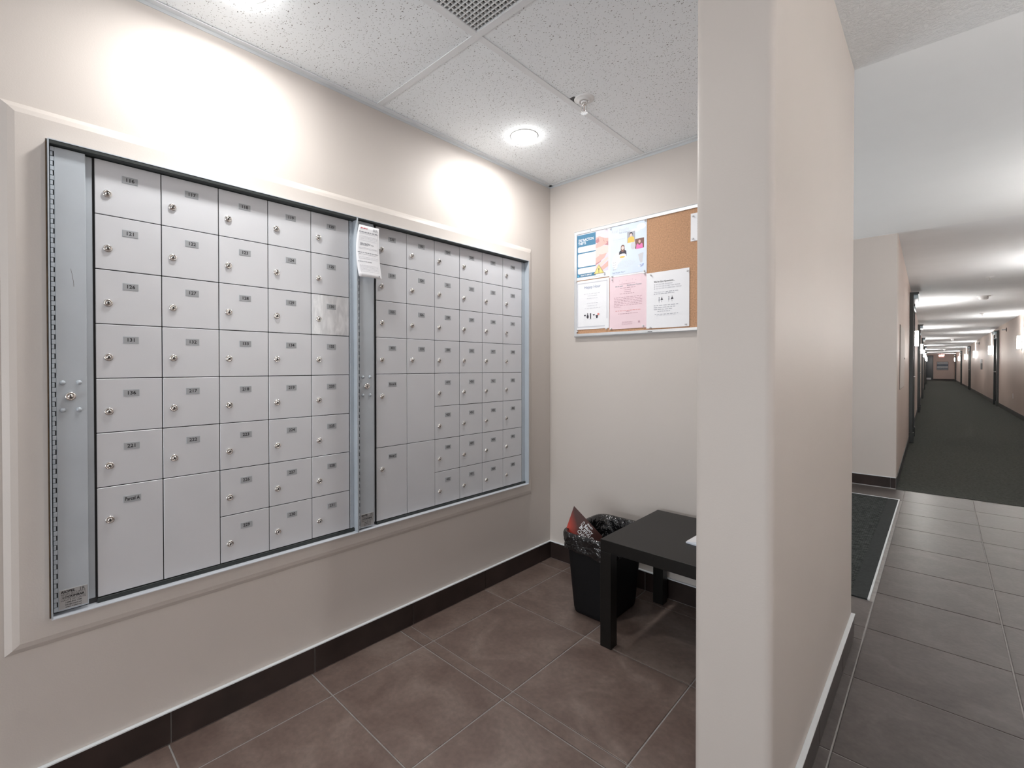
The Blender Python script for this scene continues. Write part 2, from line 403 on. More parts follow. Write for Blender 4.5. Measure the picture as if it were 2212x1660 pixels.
def XL(y): return 1.43 - SL * (y - 3.587)
def XR(y): return 3.13 - SL * (y - 3.56)
_ch = [(-10, HT), (3.587, HT + .022), (8, 2.395), (13, 2.335), (20, 2.315), (30, 2.27), (53, 2.18)]
def CH(y):
    for (a, h), (b, k) in zip(_ch, _ch[1:]):
        if y <= b: return h + (k - h) * (y - a) / (b - a)
    return 2.18
YF = 3.587; YE = 52.0
YS = [YF, 8, 13, 20, 30, 40, YE]
# wall face at the corridor mouth (beside the entrance mat) + corridor left wall
struct(MB().box(-1.8, YF, 0, 1.4295, YF + .15, HT + .05, M_wall).build('wall_far'))
mb = MB()
rings = []
for y in [YF + .0005] + YS[1:]: rings.append([(XL(y), y, 0), (XL(y), y, CH(y) + .05), (XL(y) - .12, y, CH(y) + .05), (XL(y) - .12, y, 0)])
mb.loft(rings, M_wall_c, smooth=False)
o = mb.build('wall_corridor_left'); struct(o)
mb = MB(); rings = []
for y in [WY0, YF] + YS[1:]: rings.append([(XR(y), y, 0), (XR(y) + .12, y, 0), (XR(y) + .12, y, CH(y) + .05), (XR(y), y, CH(y) + .05)])
mb.loft(rings, M_wall_c, smooth=False); struct(mb.build('wall_corridor_right'))
struct(MB().box(XL(YE) - .3, YE, 0, XR(YE) + .3, YE + .15, 2.3, M_wall_c).build('wall_corridor_end'))
struct(MB().box(-.3, WY0 - .15, 0, 3.4, WY0, HT + .05, M_wall).build('wall_front'))
struct(MB().box(-1.8, PY1, 0, -1.65, YF, HT + .05, M_wall).build('wall_entrance'))
struct(MB().box(-1.8, PY1 - .15, 0, -T, PY1, HT + .05, M_wall).build('wall_entrance_side'))

# ceilings
mb = MB(); mb.box(-.2, WY0, HT, 3.4, PY1 + .002, HT + .05, M_knock); struct(mb.build('ceiling_hall'))
mb = MB(); mb.box(-1.8, PY1 + .002, HT - .0003, 3.4, YF + .0002, HT + .05, M_smooth); struct(mb.build('ceiling_entrance'))
mb = MB(); rings = []
for y in YS: rings.append([(XL(y) - .02, y + .0003, CH(y)), (XR(y) + .05, y + .0003, CH(y)), (XR(y) + .05, y + .0003, CH(y) + .05), (XL(y) - .02, y + .0003, CH(y) + .05)])
mb.loft(rings, M_cceil, smooth=False); struct(mb.build('ceiling_corridor'))

# alcove suspended ceiling: tiles + grid
ceil = struct(MB().box(0.0, -2.46, HC + .03, PX0, 0, HC + .045, M_pan).build('ceiling'))
G2 = 0.012
def ctile(x0, y0, x1, y1):
    o = MB().box(x0 + .004, y0 + .004, HC + .0035, x1 - .004, y1 - .004, HC + .018, M_acoustic, b=.0015).build('ceiling_tile', ceil)
    return o
for x0, y0, x1, y1 in [(0, -1.22, .61, 0), (.61, -1.22, 1.22, 0), (1.22, -1.22, PX0, 0), (0, -2.44, .61, -1.22), (.61, -2.44, 1.22, -1.83), (1.22, -2.44, PX0, -1.22)]:
    ctile(x0, y0, x1, y1)
for a in [('x', -1.22, 0, PX0), ('x', -2.44, 0, PX0)]:
    mb = MB(); mb.box(a[2], a[1] - G2, HC, a[3], a[1] + G2, HC + .003, M_grid); mb.box(a[2], a[1] - .0015, HC + .003, a[3], a[1] + .0015, HC + .028, M_grid)
    mb.build('grid_bar', ceil)
for x, y0, y1 in [(.61, -1.208, 0), (.61, -2.428, -1.232), (1.22, -1.208, 0), (1.22, -2.428, -1.232)]:
    mb = MB(); mb.box(x - G2, y0, HC + .0004, x + G2, y1, HC + .0034, M_grid); mb.box(x - .0015, y0, HC + .003, x + .0015, y1, HC + .028, M_grid)
    mb.build('grid_bar', ceil)
mb = MB(); mb.box(.622, -1.83 - G2, HC + .0004, 1.208, -1.83 + G2, HC + .0034, M_grid); mb.build('grid_bar', ceil)
# L-shaped wall angles
MB().box(0, -2.46, HC - .001, .022, 0, HC + .002, M_grid).box(0, -2.46, HC - .001, .0015, 0, HC + .02, M_angle).box(.0, -2.46, HC - .012, .0018, 0, HC, M_angle).build('wall_angle', ceil)
MB().box(0, -.022, HC - .001, PX0, 0, HC + .002, M_grid).box(0, -.0018, HC - .012, PX0, 0, HC, M_angle).build('wall_angle', ceil)
MB().box(PX0 - .022, PY0, HC - .001, PX0, 0, HC + .002, M_grid).build('wall_angle', ceil)

# ---------------- floor
floor = struct(MB().box(-1.8, WY0, -.05, 3.4, YF, -.0025, M_grout).build('floor'))
def tile_mesh():
    b = .0015 / .45
    m = MB().box(-.5, -.5, -1, .5, .5, 0, M_tile); return m
_tm = MB()
# unit tile with a tiny arris; scaled per object
e = .004
_tm.add([(-.5, -.5, -1), (.5, -.5, -1), (.5, .5, -1), (-.5, .5, -1),
         (-.5, -.5, -.15), (.5, -.5, -.15), (.5, .5, -.15), (-.5, .5, -.15),
         (-.5 + e, -.5 + e, 0), (.5 - e, -.5 + e, 0), (.5 - e, .5 - e, 0), (-.5 + e, .5 - e, 0)],
        [(3, 2, 1, 0), (0, 1, 5, 4), (1, 2, 6, 5), (2, 3, 7, 6), (3, 0, 4, 7), (4, 5, 9, 8), (5, 6, 10, 9), (6, 7, 11, 10), (7, 4, 8, 11), (8, 9, 10, 11)], M_tile)
t0 = _tm.build('tile', floor); TILE = t0.data; used0 = [False]
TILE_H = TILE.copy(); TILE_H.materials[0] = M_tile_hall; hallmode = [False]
def ftile(x0, y0, x1, y1):
    g = .0025
    if x1 - x0 < .012 or y1 - y0 < .012: return
    if not used0[0]: o = t0; used0[0] = True
    else:
        o = t0.copy(); COL.objects.link(o); o.parent = floor
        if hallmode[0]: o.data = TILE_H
    o.location = ((x0 + x1) / 2, (y0 + y1) / 2, 0); o.scale = (x1 - x0 - 2 * g, y1 - y0 - 2 * g, .006)
YL = [-.108 + .457 * k for k in range(0, 9)]; YL[8] = YF
ydn = [-.108, -.580, -1.055, -1.514, -1.972, -2.43, -2.888, -3.346, -3.804, -4.262]
YLINES = sorted(set([round(v, 4) for v in ydn + YL + [3.548]]))
YLINES = [y for y in YLINES if y <= 3.56]
XA = [0, .171, .6225, 1.074, PX0]           # alcove
XH = [PX1, 1.497, 1.940, 2.383, 2.826, 3.2]  # hallway
XO = [0, .171, .6225, 1.074, 1.497, 1.940, 2.383, 2.826, 3.2]
def rows(xs, y0, y1):
    ys = [y0] + [y for y in YLINES if y0 + .01 < y < y1 - .01] + [y1]
    for ya, yb in zip(ys, ys[1:]):
        for xa, xb in zip(xs, xs[1:]): ftile(xa, ya, xb, yb)
rows(XA, PY0, 0.0)
rows([0, .171, .6225, 1.074, 1.497], -4.262, PY0)
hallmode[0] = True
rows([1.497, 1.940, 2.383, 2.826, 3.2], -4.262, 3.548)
rows([PX1, 1.497], PY0, PY1)
MX0, MX1, MY0, MY1 = -1.2, 1.478, .668, 3.097      # entrance mat well
rows([-1.65, -1.18, -.73, -.28, .171, .6225, 1.074, 1.497], PY1, MY0)
rows([-1.65, -1.18, -.73, -.28, .171, .6225, 1.074, 1.497], MY1, 3.548)
# corridor carpet
mb = MB(); rings = []
for y in [3.552] + YS[1:]: rings.append([(XL(y) if y > 3.6 else XL(y), y, .004), (XL(y), y, -.05), (XR(y), y, -.05), (XR(y), y, .004)])
mb.loft(rings, M_carpet, smooth=False)
struct(mb.build('floor_corridor_carpet'))

# ---------------- baseboards made of cut tiles with a white top strip
BH = .103; BT = .010
def base_run(name, p0, p1, nrm, joints, strip=True, strip_w=BT + .002):
    """p0->p1 along wall, nrm = outward normal; joints = distances from p0"""
    p0 = Vector(p0); p1 = Vector(p1); d = (p1 - p0); Ln = d.length; d.normalize(); n = Vector(nrm)
    def bx(a, b, t0, t1, z0, z1, m, bev=0):
        A = p0 + d * a + n * t0; B = p0 + d * b + n * t1
        return MB().box(A.x, A.y, z0, B.x, B.y, z1, m, b=bev)
    root = struct(bx(0, Ln, 0, .006, 0, BH - .001, M_grout).build(name))
    js = [0] + [j for j in joints if 0.01 < j < Ln - .01] + [Ln]
    for a, b in zip(js, js[1:]):
        bx(a + .0015, b - .0015, .002, BT, .0025, BH - .003, M_btile, .001).build('base_tile', root)
    if strip:
        bx(0, Ln, 0, strip_w, BH - .003, BH + .002, M_caulk, .0008).build('edge_strip', root)
    return root
bj = [.1141 + .4629 * k for k in range(10)]
base_run('baseboard_left', (0, -.0, 0), (0, WY0, 0), (1, 0, 0), bj)
base_run('baseboard_back', (BT, 0, 0), (PX0, 0, 0), (0, -1, 0), [.161, .6125, 1.064])
base_run('baseboard_partition_left', (PX0, 0, 0), (PX0, PY0, 0), (-1, 0, 0), [.108, .58, 1.055])
base_run('baseboard_partition_right', (PX1, PY0 - BT, 0), (PX1, PY1, 0), (1, 0, 0), [.54, 1.01], strip_w=.014)
base_run('baseboard_partition_end', (PX0 - BT, PY0, 0), (PX1, PY0, 0), (0, -1, 0), [])
base_run('baseboard_far', (-1.65, YF, 0), (1.43, YF, 0), (0, -1, 0), [.47, .92, 1.37, 1.82, 2.27, 2.72, 3.04])
# corridor rubber bases
mb = MB(); rings = []
for y in YS: rings.append([(XL(y), y, 0), (XL(y) + .008, y, 0), (XL(y) + .006, y, .10), (XL(y), y, .102)])
mb.loft(rings, M_rubber, smooth=False); struct(mb.build('baseboard_corridor_left'))
mb = MB(); rings = []
for y in YS: rings.append([(XR(y), y, 0), (XR(y), y, .112), (XR(y) - .006, y, .11), (XR(y) - .008, y, 0)])
mb.loft(rings, M_rubber, smooth=False); struct(mb.build('baseboard_corridor_right'))
struct(MB().box(XL(YE), YE - .008, 0, XR(YE), YE, .11, M_rubber).build('baseboard_corridor_end'))

# ================================================================== MAILBOX SURROUND
sur = thing('mailbox_surround', (0, -1.25, .43), 'wide beige wood moulding on the left wall that frames the two mailbox cabinets', 'frame')
oy0, oy1, oz0, oz1 = -2.322, -.190, .428, 1.857
def bevel_board(a, b, c, d, inner):
    """a,b outer corners; d,c inner corners (y,z)"""
    th = .020; bv = .026
    def inset(p, q, t):  # move outer point toward inner
        return (p[0] + (q[0] - p[0]) * t, p[1] + (q[1] - p[1]) * t)
    return th, bv
cen = (-1.25, 1.14)
th = .020; bv = .028
O = [(oy0, oz0), (oy1, oz0), (oy1, oz1), (oy0, oz1)]
Mi = [(oy0 + bv, oz0 + bv), (oy1 - bv, oz0 + bv), (oy1 - bv, oz1 - bv), (oy0 + bv, oz1 - bv)]
I = [(OY0 - .0, OZ0), (OY1, OZ0), (OY1, OZ1), (OY0, OZ1)]
for k in range(4):
    j = (k + 1) % 4
    def P(p, x, z0=None): return (x, p[0] - 0, p[1] - 0)
    mid = [(O[k][0] * .25 + Mi[k][0] * .75, O[k][1] * .25 + Mi[k][1] * .75), (O[j][0] * .25 + Mi[j][0] * .75, O[j][1] * .25 + Mi[j][1] * .75)]
    sec = lambda q, om, mm, im: [(0.0005, *q), (.004, *q), (.015, *om), (th, *mm), (th, *im), (0.0005, *im)]
    A = sec(O[k], ((O[k][0] + Mi[k][0]) / 2, (O[k][1] + Mi[k][1]) / 2), Mi[k], I[k])
    B = sec(O[j], ((O[j][0] + Mi[j][0]) / 2, (O[j][1] + Mi[j][1]) / 2), Mi[j], I[j])
    mb = MB(); mb.loft([A, B], M_wall, smooth=False)
    mb.build('board', sur)
for o in list(sur.children):
    o.location = (0, 1.25, -.43)

# ================================================================== MAILBOX CABINETS
FX = .045      # front edge of the frame
DX = .018      # door face
KZ = .98675
def ky(y): return -2.3118 + (y + 2.3118) * KZ
def kz(z): return 1.1735 + (z - 1.1735) * KZ
# one shared lock mesh (axis x, base plane x=0)
def lock_mb(r=.0112, h=.0065):
    mb = MB()
    mb.lathe([(r, 0), (r, h * .35), (r * .86, h * .72), (r * .62, h * .8), (r * .58, h * .45), (r * .5, h * .45), (r * .46, h), (r * .05, h)], M_chrome, axis='x', n=20, cap1=True)
    mb.box(h - .0004, -.0011, -.0042, h + .0006, .0011, .0042, M_key)
    mb.lathe([(.0024, h - .0002), (.0024, h + .0007)], M_key, axis='x', n=10, cap1=True)
    return mb
LOCK = lock_mb().build('lock'); LOCKM = LOCK.data; bpy.data.objects.remove(LOCK)
def add_lock(parent, y, z, x):
    o = bpy.data.objects.new('lock', LOCKM); COL.objects.link(o); o.parent = parent; o.location = (x, y, z)
    o.rotation_euler = (random.choice([0, 0, 0, .2, -.25, 1.57]), 0, 0)
    return o
_dm = {}
def door_mesh(w_, h_, m):
    k = (round(w_, 4), round(h_, 4), m.name)
    if k not in _dm:
        mb = MB().box(-.004, 0, -h_, 0, w_, 0, m, b=.0009)
        o = mb.build('door'); _dm[k] = o.data; bpy.data.objects.remove(o)
    return _dm[k]
_pm = {}
def plate(parent, txt, y, z):
    mb = MB(); pw = .036 if not txt.startswith('Parcel') else .040; ph = .019
    mb.box(0.0001, -pw / 2, -ph / 2, .0010, pw / 2, ph / 2, M_plate, b=.0003)
    mb.box(0.00005, -pw / 2 - .0009, -ph / 2 - .0009, .0004, pw / 2 + .0009, ph / 2 + .0009, M_frame)
    fn = lambda a, b: (.00125, a, b)
    if txt.startswith('Parcel'): put_text(mb, txt, .0145, fn, M_ink, bold=.0003, sx=.70)
    else: put_text(mb, txt, .0145, fn, M_ink, bold=.0003, sx=1.0)
    o = mb.build('number_plate', parent); o.location = (0, y, z); return o

def cabinet(y0, y1, ydoor, ncol, pitch, ztop, zbot, grid, label, ybar0, ybar1):
    root = thing('mailbox_cabinet', (0, (y0 + y1) / 2, zbot), label, 'mailboxes', group=None)
    ox, oy, oz = root.location
    ft, fb = ztop, zbot           # inner faces of the frame plates
    ydoor, pitch = ky(ydoor), pitch * KZ; ztop, zbot = kz(ztop), kz(zbot)
    def L(mbx, name, par=root):
        o = mbx.build(name, par)
        if par is root: o.location = (-ox, -oy, -oz)
        return o
    # sheet metal frame
    mb = MB()
    t = .0025
    zb = .5045; zt = 1.7735
    mb.box(-.12, y0, zb, FX, y1, zb + t, M_lip); mb.box(-.12, y0, zt - t, FX, y1, zt, M_frame)
    mb.box(-.12, y0, zb + t, FX, y0 + t, zt - t, M_frame); mb.box(-.12, y1 - t, zb + t, FX, y1, zt - t, M_frame)
    L(mb, 'frame')
    L(MB().box(-.013, y0 + t, zb + t, DX - .009, y1 - t, zt - t, M_pan), 'recess_panel')
    L(MB().box(DX - .008, y0 + t + .0003, ztop + .0005, FX - .001, y1 - t - .0003, zt - t - .0003, M_gapshade, b=.001), 'top_shade_filler')
    L(MB().box(DX - .008, ydoor, zb + t + .0003, DX + .004, y1 - t - .0003, zbot - .001, M_gapshade, b=.001), 'bottom_shade_filler')
    # inner side strip between lock bar and doors
    mb = MB(); mb.box(-.012, ybar0 + .006, zbot + .001, .0125, ydoor - .0035, ztop - .001, M_frame, b=.001)
    L(mb, 'side_strip')
    # inner return along the right side
    yr = ydoor + ncol * pitch
    mb = MB(); mb.box(-.012, yr + .003, zbot, .016, y1 - t - .0005, ztop - .001, M_frame, b=.0008)
    L(mb, 'side_return')
    mb = MB()
    nk = 96; zz = (ztop - zbot) / nk
    for k in range(nk):
        o_ = .0012 if k % 2 else 0
        mb.box(.0162, yr + .0035, zbot + k * zz + .0008, .0185, yr + .0085 - o_, zbot + (k + 1) * zz - .0008, M_frame)
    o = L(mb, 'hinge_knuckles'); o['kind'] = 'stuff'
    # lock bar
    bar = MB(); zb0, zb1 = fb + .004, ft - .009
    bar.box(.020, ybar0, zb0, .030, ybar1, zb1, M_frame, b=.0008)
    bar = L(bar, 'lock_bar')
    mb = MB()
    nk = 97; zz = (zb1 - zb0) / nk; hy0, hy1 = ybar0 - .0085, ybar0 - .0005
    mb.box(.010, hy0, zb0, .026, hy1 + .0005, zb1, M_pan)
    for k in range(nk):
        a, b = zb0 + k * zz + .0006, zb0 + (k + 1) * zz - .0006
        if k % 2: mb.box(.024, hy0 + .0005, a, .0295, hy1 - .0022, b, M_frame, b=.0006)
        else: mb.box(.024, hy0 + .0005, a, .0295, hy1 + .0005, b, M_frame, b=.0006)
    h = mb.build('piano_hinge', bar); h['kind'] = 'stuff'
    yc = (ybar0 + ybar1) / 2 - .003; zc = 1.094
    lk = MB().lathe([(.0125, 0), (.0125, .006), (.0105, .0095), (.0075, .0100), (.0068, .0085), (.0058, .0085), (.0052, .0105), (.0005, .0105)], M_chrome, axis='x', n=24, cap1=True)
    lk.box(.0103, -.0013, -.005, .0112, .0013, .005, M_key)
    o = lk.build('lock', bar); o.location = (.030, yc, zc)
    for sy in (-.0165, .0165):
        for sz in (-.037, .037):
            rv = MB().lathe([(.0064, 0), (.0062, .0018), (.0048, .0038), (.0025, .0050), (.0004, .0054)], M_bulbmetal if False else M_frame, axis='x', n=14, cap1=True)
            o = rv.build('rivet', bar); o.location = (.030, yc + .001 + sy, zc + sz)
    # maker's plate
    st = MB(); sy0, sy1 = ybar0 + .002, ybar1 - .003; sz0, sz1 = fb + .008, fb + .060
    st.box(.0301, sy0, sz0, .0308, sy1, sz1, M_steel, b=.0002)
    W_ = sy1 - sy0; cy = (sy0 + sy1) / 2
    fn = lambda a, b: (.0310, a, b)
    put_text(st, 'RIOPEL', .0085, fn, M_ink, bold=.0004, sx=1.05, align='LEFT', at=(sy0 + .004, sz1 - .0065), shear=.25)
    put_text(st, 'HIGH SECURITY', .0066, fn, M_ink, sx=1.08, at=(cy, sz1 - .0135))
    put_text(st, 'LOCKINBAR', .0076, fn, M_ink, bold=.00035, sx=1.05, at=(cy, sz1 - .0212), shear=.15)
    for (a, b, c, d) in ((sy0 + .004, sz1 - .0168, sy1 - .004, sz1 - .0172), (sy0 + .004, sz1 - .0252, sy1 - .004, sz1 - .0256), (sy0 + .004, sz1 - .0256, sy0 + .0044, sz1 - .0168), (sy1 - .0044, sz1 - .0256, sy1 - .004, sz1 - .0168)):
        st.quad([fn(a, d), fn(c, d), fn(c, b), fn(a, b)] if d < b else [fn(a, b), fn(c, b), fn(c, d), fn(a, d)], M_ink)
    put_text(st, 'HAUTE SECURITE', .0062, fn, M_ink, sx=1.05, at=(cy, sz1 - .0295))
    put_text(st, '1-888-862-1288', .0052, fn, M_ink, bold=.0001, at=(cy, sz1 - .0358))
    put_text(st, 'info@riopel.net', .0052, fn, M_ink, bold=.0001, at=(cy, sz1 - .0418))
    put_text(st, 'www.riopel.net', .0052, fn, M_ink, bold=.0001, at=(cy, sz1 - .0478))
    put_text(st, 'R', .0105, fn, M_ink, sx=1.1, at=(sy1 - .0085, sz1 - .0068))
    st.quad([fn(sy1 - .0150, sz1 - .0115), fn(sy1 - .0138, sz1 - .0115), fn(sy1 - .0138, sz1 - .0025), fn(sy1 - .0150, sz1 - .0025)], M_ink)
    o = st.build('label_plate', bar); o['label'] = 'brushed steel label plate printed with black lettering'
    # doors
    rp = (ztop - zbot) / 8
    for c in range(ncol):
        r = 0
        while r < 8:
            txt = grid[c][r]
            if txt is None: r += 1; continue
            span = 2 if txt in ('Parcel A', 'Parcel B', 'Parcel C', '') else 1
            g = .0012
            wd, hd = pitch - 2 * g, rp * span - 2 * g
            m = M_door130 if txt == '130' else M_door
            o = bpy.data.objects.new('door', door_mesh(wd, hd, m)); COL.objects.link(o); o.parent = root
            ya, za = ydoor + c * pitch + g, ztop - r * rp - g
            jx = random.uniform(-.0006, .0006)
            o.location = (DX + jx - ox, ya - oy, za - oz)
            if txt == '130': o['label'] = 'door numbered 130 with shiny scuffed face'
            elif txt == '': o['label'] = 'blank tall parcel door without lock or number'
            elif span == 2: o['label'] = 'tall parcel compartment door marked ' + txt
            if txt:
                plate(o, txt, .0800 * wd / .1556, -.0425)
                add_lock(o, .0275, -.0935, 0.0)
            r += span
    return root

L_ = [['116', '121', '126', '131', '136', '221', 'Parcel A', None],
      ['117', '122', '127', '132', '217', '222', '', None],
      ['118', '123', '128', '133', '218', '223', '226', '229'],
      ['119', '124', '129', '134', '219', '224', '227', '230'],
      ['120', '125', '130', '135', '220', '225', '228', '231']]
Rr = [['232', '319', '325', '332', 'Parcel B', None, 'Parcel C', None],
      ['233', '320', '326', '333', '', None, '', None],
      ['234', '321', '328', '334', '419', '423', '428', '432'],
      ['235', '322', '329', '335', '420', '424', '429', '433'],
      ['317', '323', '330', '417', '421', '425', '430', '434'],
      ['318', '324', '331', '418', '422', '426', '431', '435']]
cabL = cabinet(-2.2345, -1.3375, -2.1372, 5, .15805, 1.7685, .5125, L_, 'larger left mailbox cabinet with doors numbered 116 to 231 and Parcel A', -2.2215, -2.1590)
cabR = cabinet(-1.3365, -.2585, -1.2225, 6, .1598, 1.7735, .5095, Rr, 'narrower looking right mailbox cabinet with doors numbered 232 to 435 near the corner', -1.3205, -1.2550)
# scratch on the left locking bar
mb = MB(); fn = lambda a, b: (.0304, a, b)
pts = [(-2.1905, 1.44), (-2.1875, 1.425), (-2.1850, 1.405), (-2.1842, 1.392)]
for (a, b), (c, d) in zip(pts, pts[1:]): mb.quad([fn(a - .0005, b), fn(a + .0002, b), fn(c + .0002, d), fn(c - .0005, d)], M_scratch)
bar = [c for c in cabL.children if c.name.startswith('lock_bar')][0]
mb.build('scratch', bar)
# brown gap where the left cabinet meets the surround
o = MB().box(.001, -2.2378, .505, .022, -2.2352, 1.772, M_wood).build('gap_filler', sur); o.location = (0, 1.25, -.43)

# notice taped over the right locking bar, curling outwards
def sheet(name, fn, m, nu=8, nv=14):
    mb = MB(); vs = [fn(i / nu, j / nv) for j in range(nv + 1) for i in range(nu + 1)]
    fs = [(j * (nu + 1) + i, j * (nu + 1) + i + 1, (j + 1) * (nu + 1) + i + 1, (j + 1) * (nu + 1) + i) for j in range(nv) for i in range(nu)]
    mb.add(vs, fs, m, True); return mb
def nfn(u, v, off=0):
    # v=0 bottom, 1 top
    L0 = -1.343 + .010 * v ** 4 - .006 * math.sin(v * math.pi)
    R0 = -1.238 - .008 * math.sin(min(1, v * 1.3) * math.pi * .5) + .004 * v
    y = L0 + (R0 - L0) * u
    x = .0515 + .006 * math.sin(u * 3.1) * (1 - v) + .014 * (1 - v) ** 3 + off
    z = 1.533 + .211 * v
    return (x, y, z)
mb = sheet('x', nfn, M_paper)
M_redink = mat('faded_red_ink', (0.75, 0.22, 0.26), 0.7); M_greyink = mat('grey_ink', (0.33, 0.34, 0.38), 0.7); M_lightink = mat('light_grey_ink', (0.60, 0.61, 0.66), 0.7)
def bars(mb, fn, u0, u1, v, h, m, words=5, seed=0):
    rr = random.Random(seed * 97 + int(v * 1000)); x = u0; 
    while x < u1 - .005:
        wl = (u1 - u0) / words * rr.uniform(.4, 1.15); e = min(u1, x + wl)
        mb.quad([fn(x, v - h / 2), fn(e, v - h / 2), fn(e, v + h / 2), fn(x, v + h / 2)], m)
        x = e + (u1 - u0) / words * .22
nf = lambda u, v: nfn(u, v, .0006)
bars(mb, nf, .10, .42, .945, .022, M_redink, 2, 1)
for k in range(3): bars(mb, nf, .70, .93, .955 - k * .018, .006, M_greyink, 2, k)
bars(mb, nf, .06, .95, .872, .018, M_greyink, 6, 3); bars(mb, nf, .1, .8, .842, .006, M_lightink, 7, 4)
for k, (a, b) in enumerate([(.16, .6), (.16, .75), (.16, .5)]): bars(mb, nf, a, b, .655 - k * .018, .010, M_greyink, 4, k + 5)
for k, v in enumerate([.79, .765, .74, .71, .57, .55, .39, .36, .23, .21, .19, .165, .14, .11]): bars(mb, nf, .1, .93, v, .004, M_lightink, 9, k + 20)
bars(mb, nf, .06, .95, .475, .012, M_greyink, 8, 40); bars(mb, nf, .1, .85, .445, .008, M_lightink, 8, 41)
bars(mb, nf, .06, .62, .30, .010, M_greyink, 6, 42)
mb.quad([nf(.86, .035), nf(.92, .035), nf(.92, .065), nf(.86, .065)], M_greyink)
o = mb.build('notice_sheet'); tag(o, 'curled white printed notice hanging over the lock bar between the two mailbox cabinets', 'paper')
sm = o.modifiers.new('t', 'SOLIDIFY'); sm.thickness = .0002; sm.offset = -1

# ================================================================== BULLETIN BOARD
bb = thing('bulletin_board', (.644, 0, 1.344), 'cork bulletin board in a silver aluminium frame on the back wall', 'bulletin board')
bx0, bx1, bz0, bz1 = .187, 1.101, 1.344, 1.956; fwid = .019
def bchild(mb, name, par=bb):
    o = mb.build(name, par); o.location = (-.644, 0, -1.344); return o
bchild(MB().box(bx0 + .008, -.012, bz0 + .008, bx1 - .008, -.0005, bz1 - .008, M_cork), 'cork_panel')
def frame_piece(a, b, horizontal, side):
    mb = MB()
    if horizontal:
        z0, z1 = (bz0, bz0 + fwid) if side == 0 else (bz1 - fwid, bz1)
        inn = z1 if side == 0 else z0; out = z0 if side == 0 else z1
        A = [(bx0, -.0005, out), (bx0, -.018, out), (bx0 + .004, -.021, out + (inn - out) * .3), (bx0 + fwid, -.020, inn), (bx0 + fwid, -.0125, inn), (bx0 + fwid, -.0005, inn)]
        B = [(bx1 - (p[0] - bx0), p[1], p[2]) for p in A]
    else:
        s = 1 if side == 0 else -1; x = bx0 if side == 0 else bx1
        A = [(x, -.0005, bz0), (x, -.018, bz0), (x + s * .004, -.021, bz0 + .004), (x + s * fwid, -.020, bz0 + fwid), (x + s * fwid, -.0125, bz0 + fwid), (x + s * fwid, -.0005, bz0 + fwid)]
        B = [(p[0], p[1], bz1 - (p[2] - bz0)) for p in A]
    mb.loft([A, B], M_alu, smooth=False); return mb
for h, s in ((True, 0), (True, 1), (False, 0), (False, 1)): bchild(frame_piece(0, 0, h, s), 'frame_rail')
mb = MB()
for k in range(5): mb.box(.640 + k * .005, -.0214, 1.351, .6438 + k * .005, -.0205, 1.355, M_ink)
bchild(mb, 'maker_mark')

M_pin = mat('clear_pushpin', (0.75, 0.76, 0.78), 0.15, var=0.02, spec=.8)
M_pinsteel = mat('pin_needle', (0.30, 0.27, 0.25), 0.4, metal=.7)
def pin(par, x, z, y):
    mb = MB(); mb.lathe([(.0042, 0), (.0042, -.0012), (.0020, -.0022), (.0018, -.0065), (.0040, -.0085), (.0038, -.0100), (.0005, -.0102)], M_pin, axis='y', n=10, cap1=True)
    mb.lathe([(.0005, .006), (.0006, -.001)], M_pinsteel, axis='y', n=6)
    o = mb.build('pushpin', par); o.location = (x, y, z); o.rotation_euler = (random.uniform(-.3, .5), 0, random.uniform(-.35, .35)); return o
def flyer(name, x0, z1, w_, h_, m, label, tilt=0.0, y=-.0135, curl=.003):
    """returns (mesh builder, surface mapping). origin: top-left corner, a right, b up (metres, b negative downwards)"""
    cx, cz = x0 + w_ / 2, z1 - h_ / 2
    def fn(a, b, off=0.0):
        u = a / w_; v = -b / h_
        yy = y - curl * (math.sin(u * 4 + v * 2) * .3 + .4) * (v ** 2) - off - .0004
        px, pz = x0 + a - cx, z1 + b - cz
        return (px * math.cos(tilt) - pz * math.sin(tilt), yy, px * math.sin(tilt) + pz * math.cos(tilt))
    mb = MB(); nu, nv = 6, 10
    vs = [fn(w_ * i / nu, -h_ * j / nv) for j in range(nv + 1) for i in range(nu + 1)]
    vb = [(p[0], p[1] + .0003, p[2]) for p in vs]
    n_ = nu + 1
    fs = [(j * n_ + i, (j + 1) * n_ + i, (j + 1) * n_ + i + 1, j * n_ + i + 1) for j in range(nv) for i in range(nu)]
    mb.add(vs, fs, m, True); mb.add(vb, [tuple(reversed(f)) for f in fs], m, True)
    def done(pins, par=None):
        o = mb.build(name); o.location = (cx, 0, cz)
        tag(o, label, 'paper', 'papers pinned to the cork board')
        for a, b in pins:
            p = fn(a, b); pin(o, p[0], p[2], p[1] - .0006)
        return o
    return mb, fn, done
def rect(mb, fn, a0, b0, a1, b1, m, off=.0006, n=1):
    for i in range(n):
        c0 = b0 + (b1 - b0) * i / n; c1 = b0 + (b1 - b0) * (i + 1) / n
        mb.quad([fn(a0, c1, off), fn(a1, c1, off), fn(a1, c0, off), fn(a0, c0, off)] if c1 < c0 else [fn(a0, c0, off), fn(a1, c0, off), fn(a1, c1, off), fn(a0, c1, off)], m)
def poly(mb, fn, pts, m, off=.0008): mb.quad([fn(a, b, off) for a, b in pts], m)
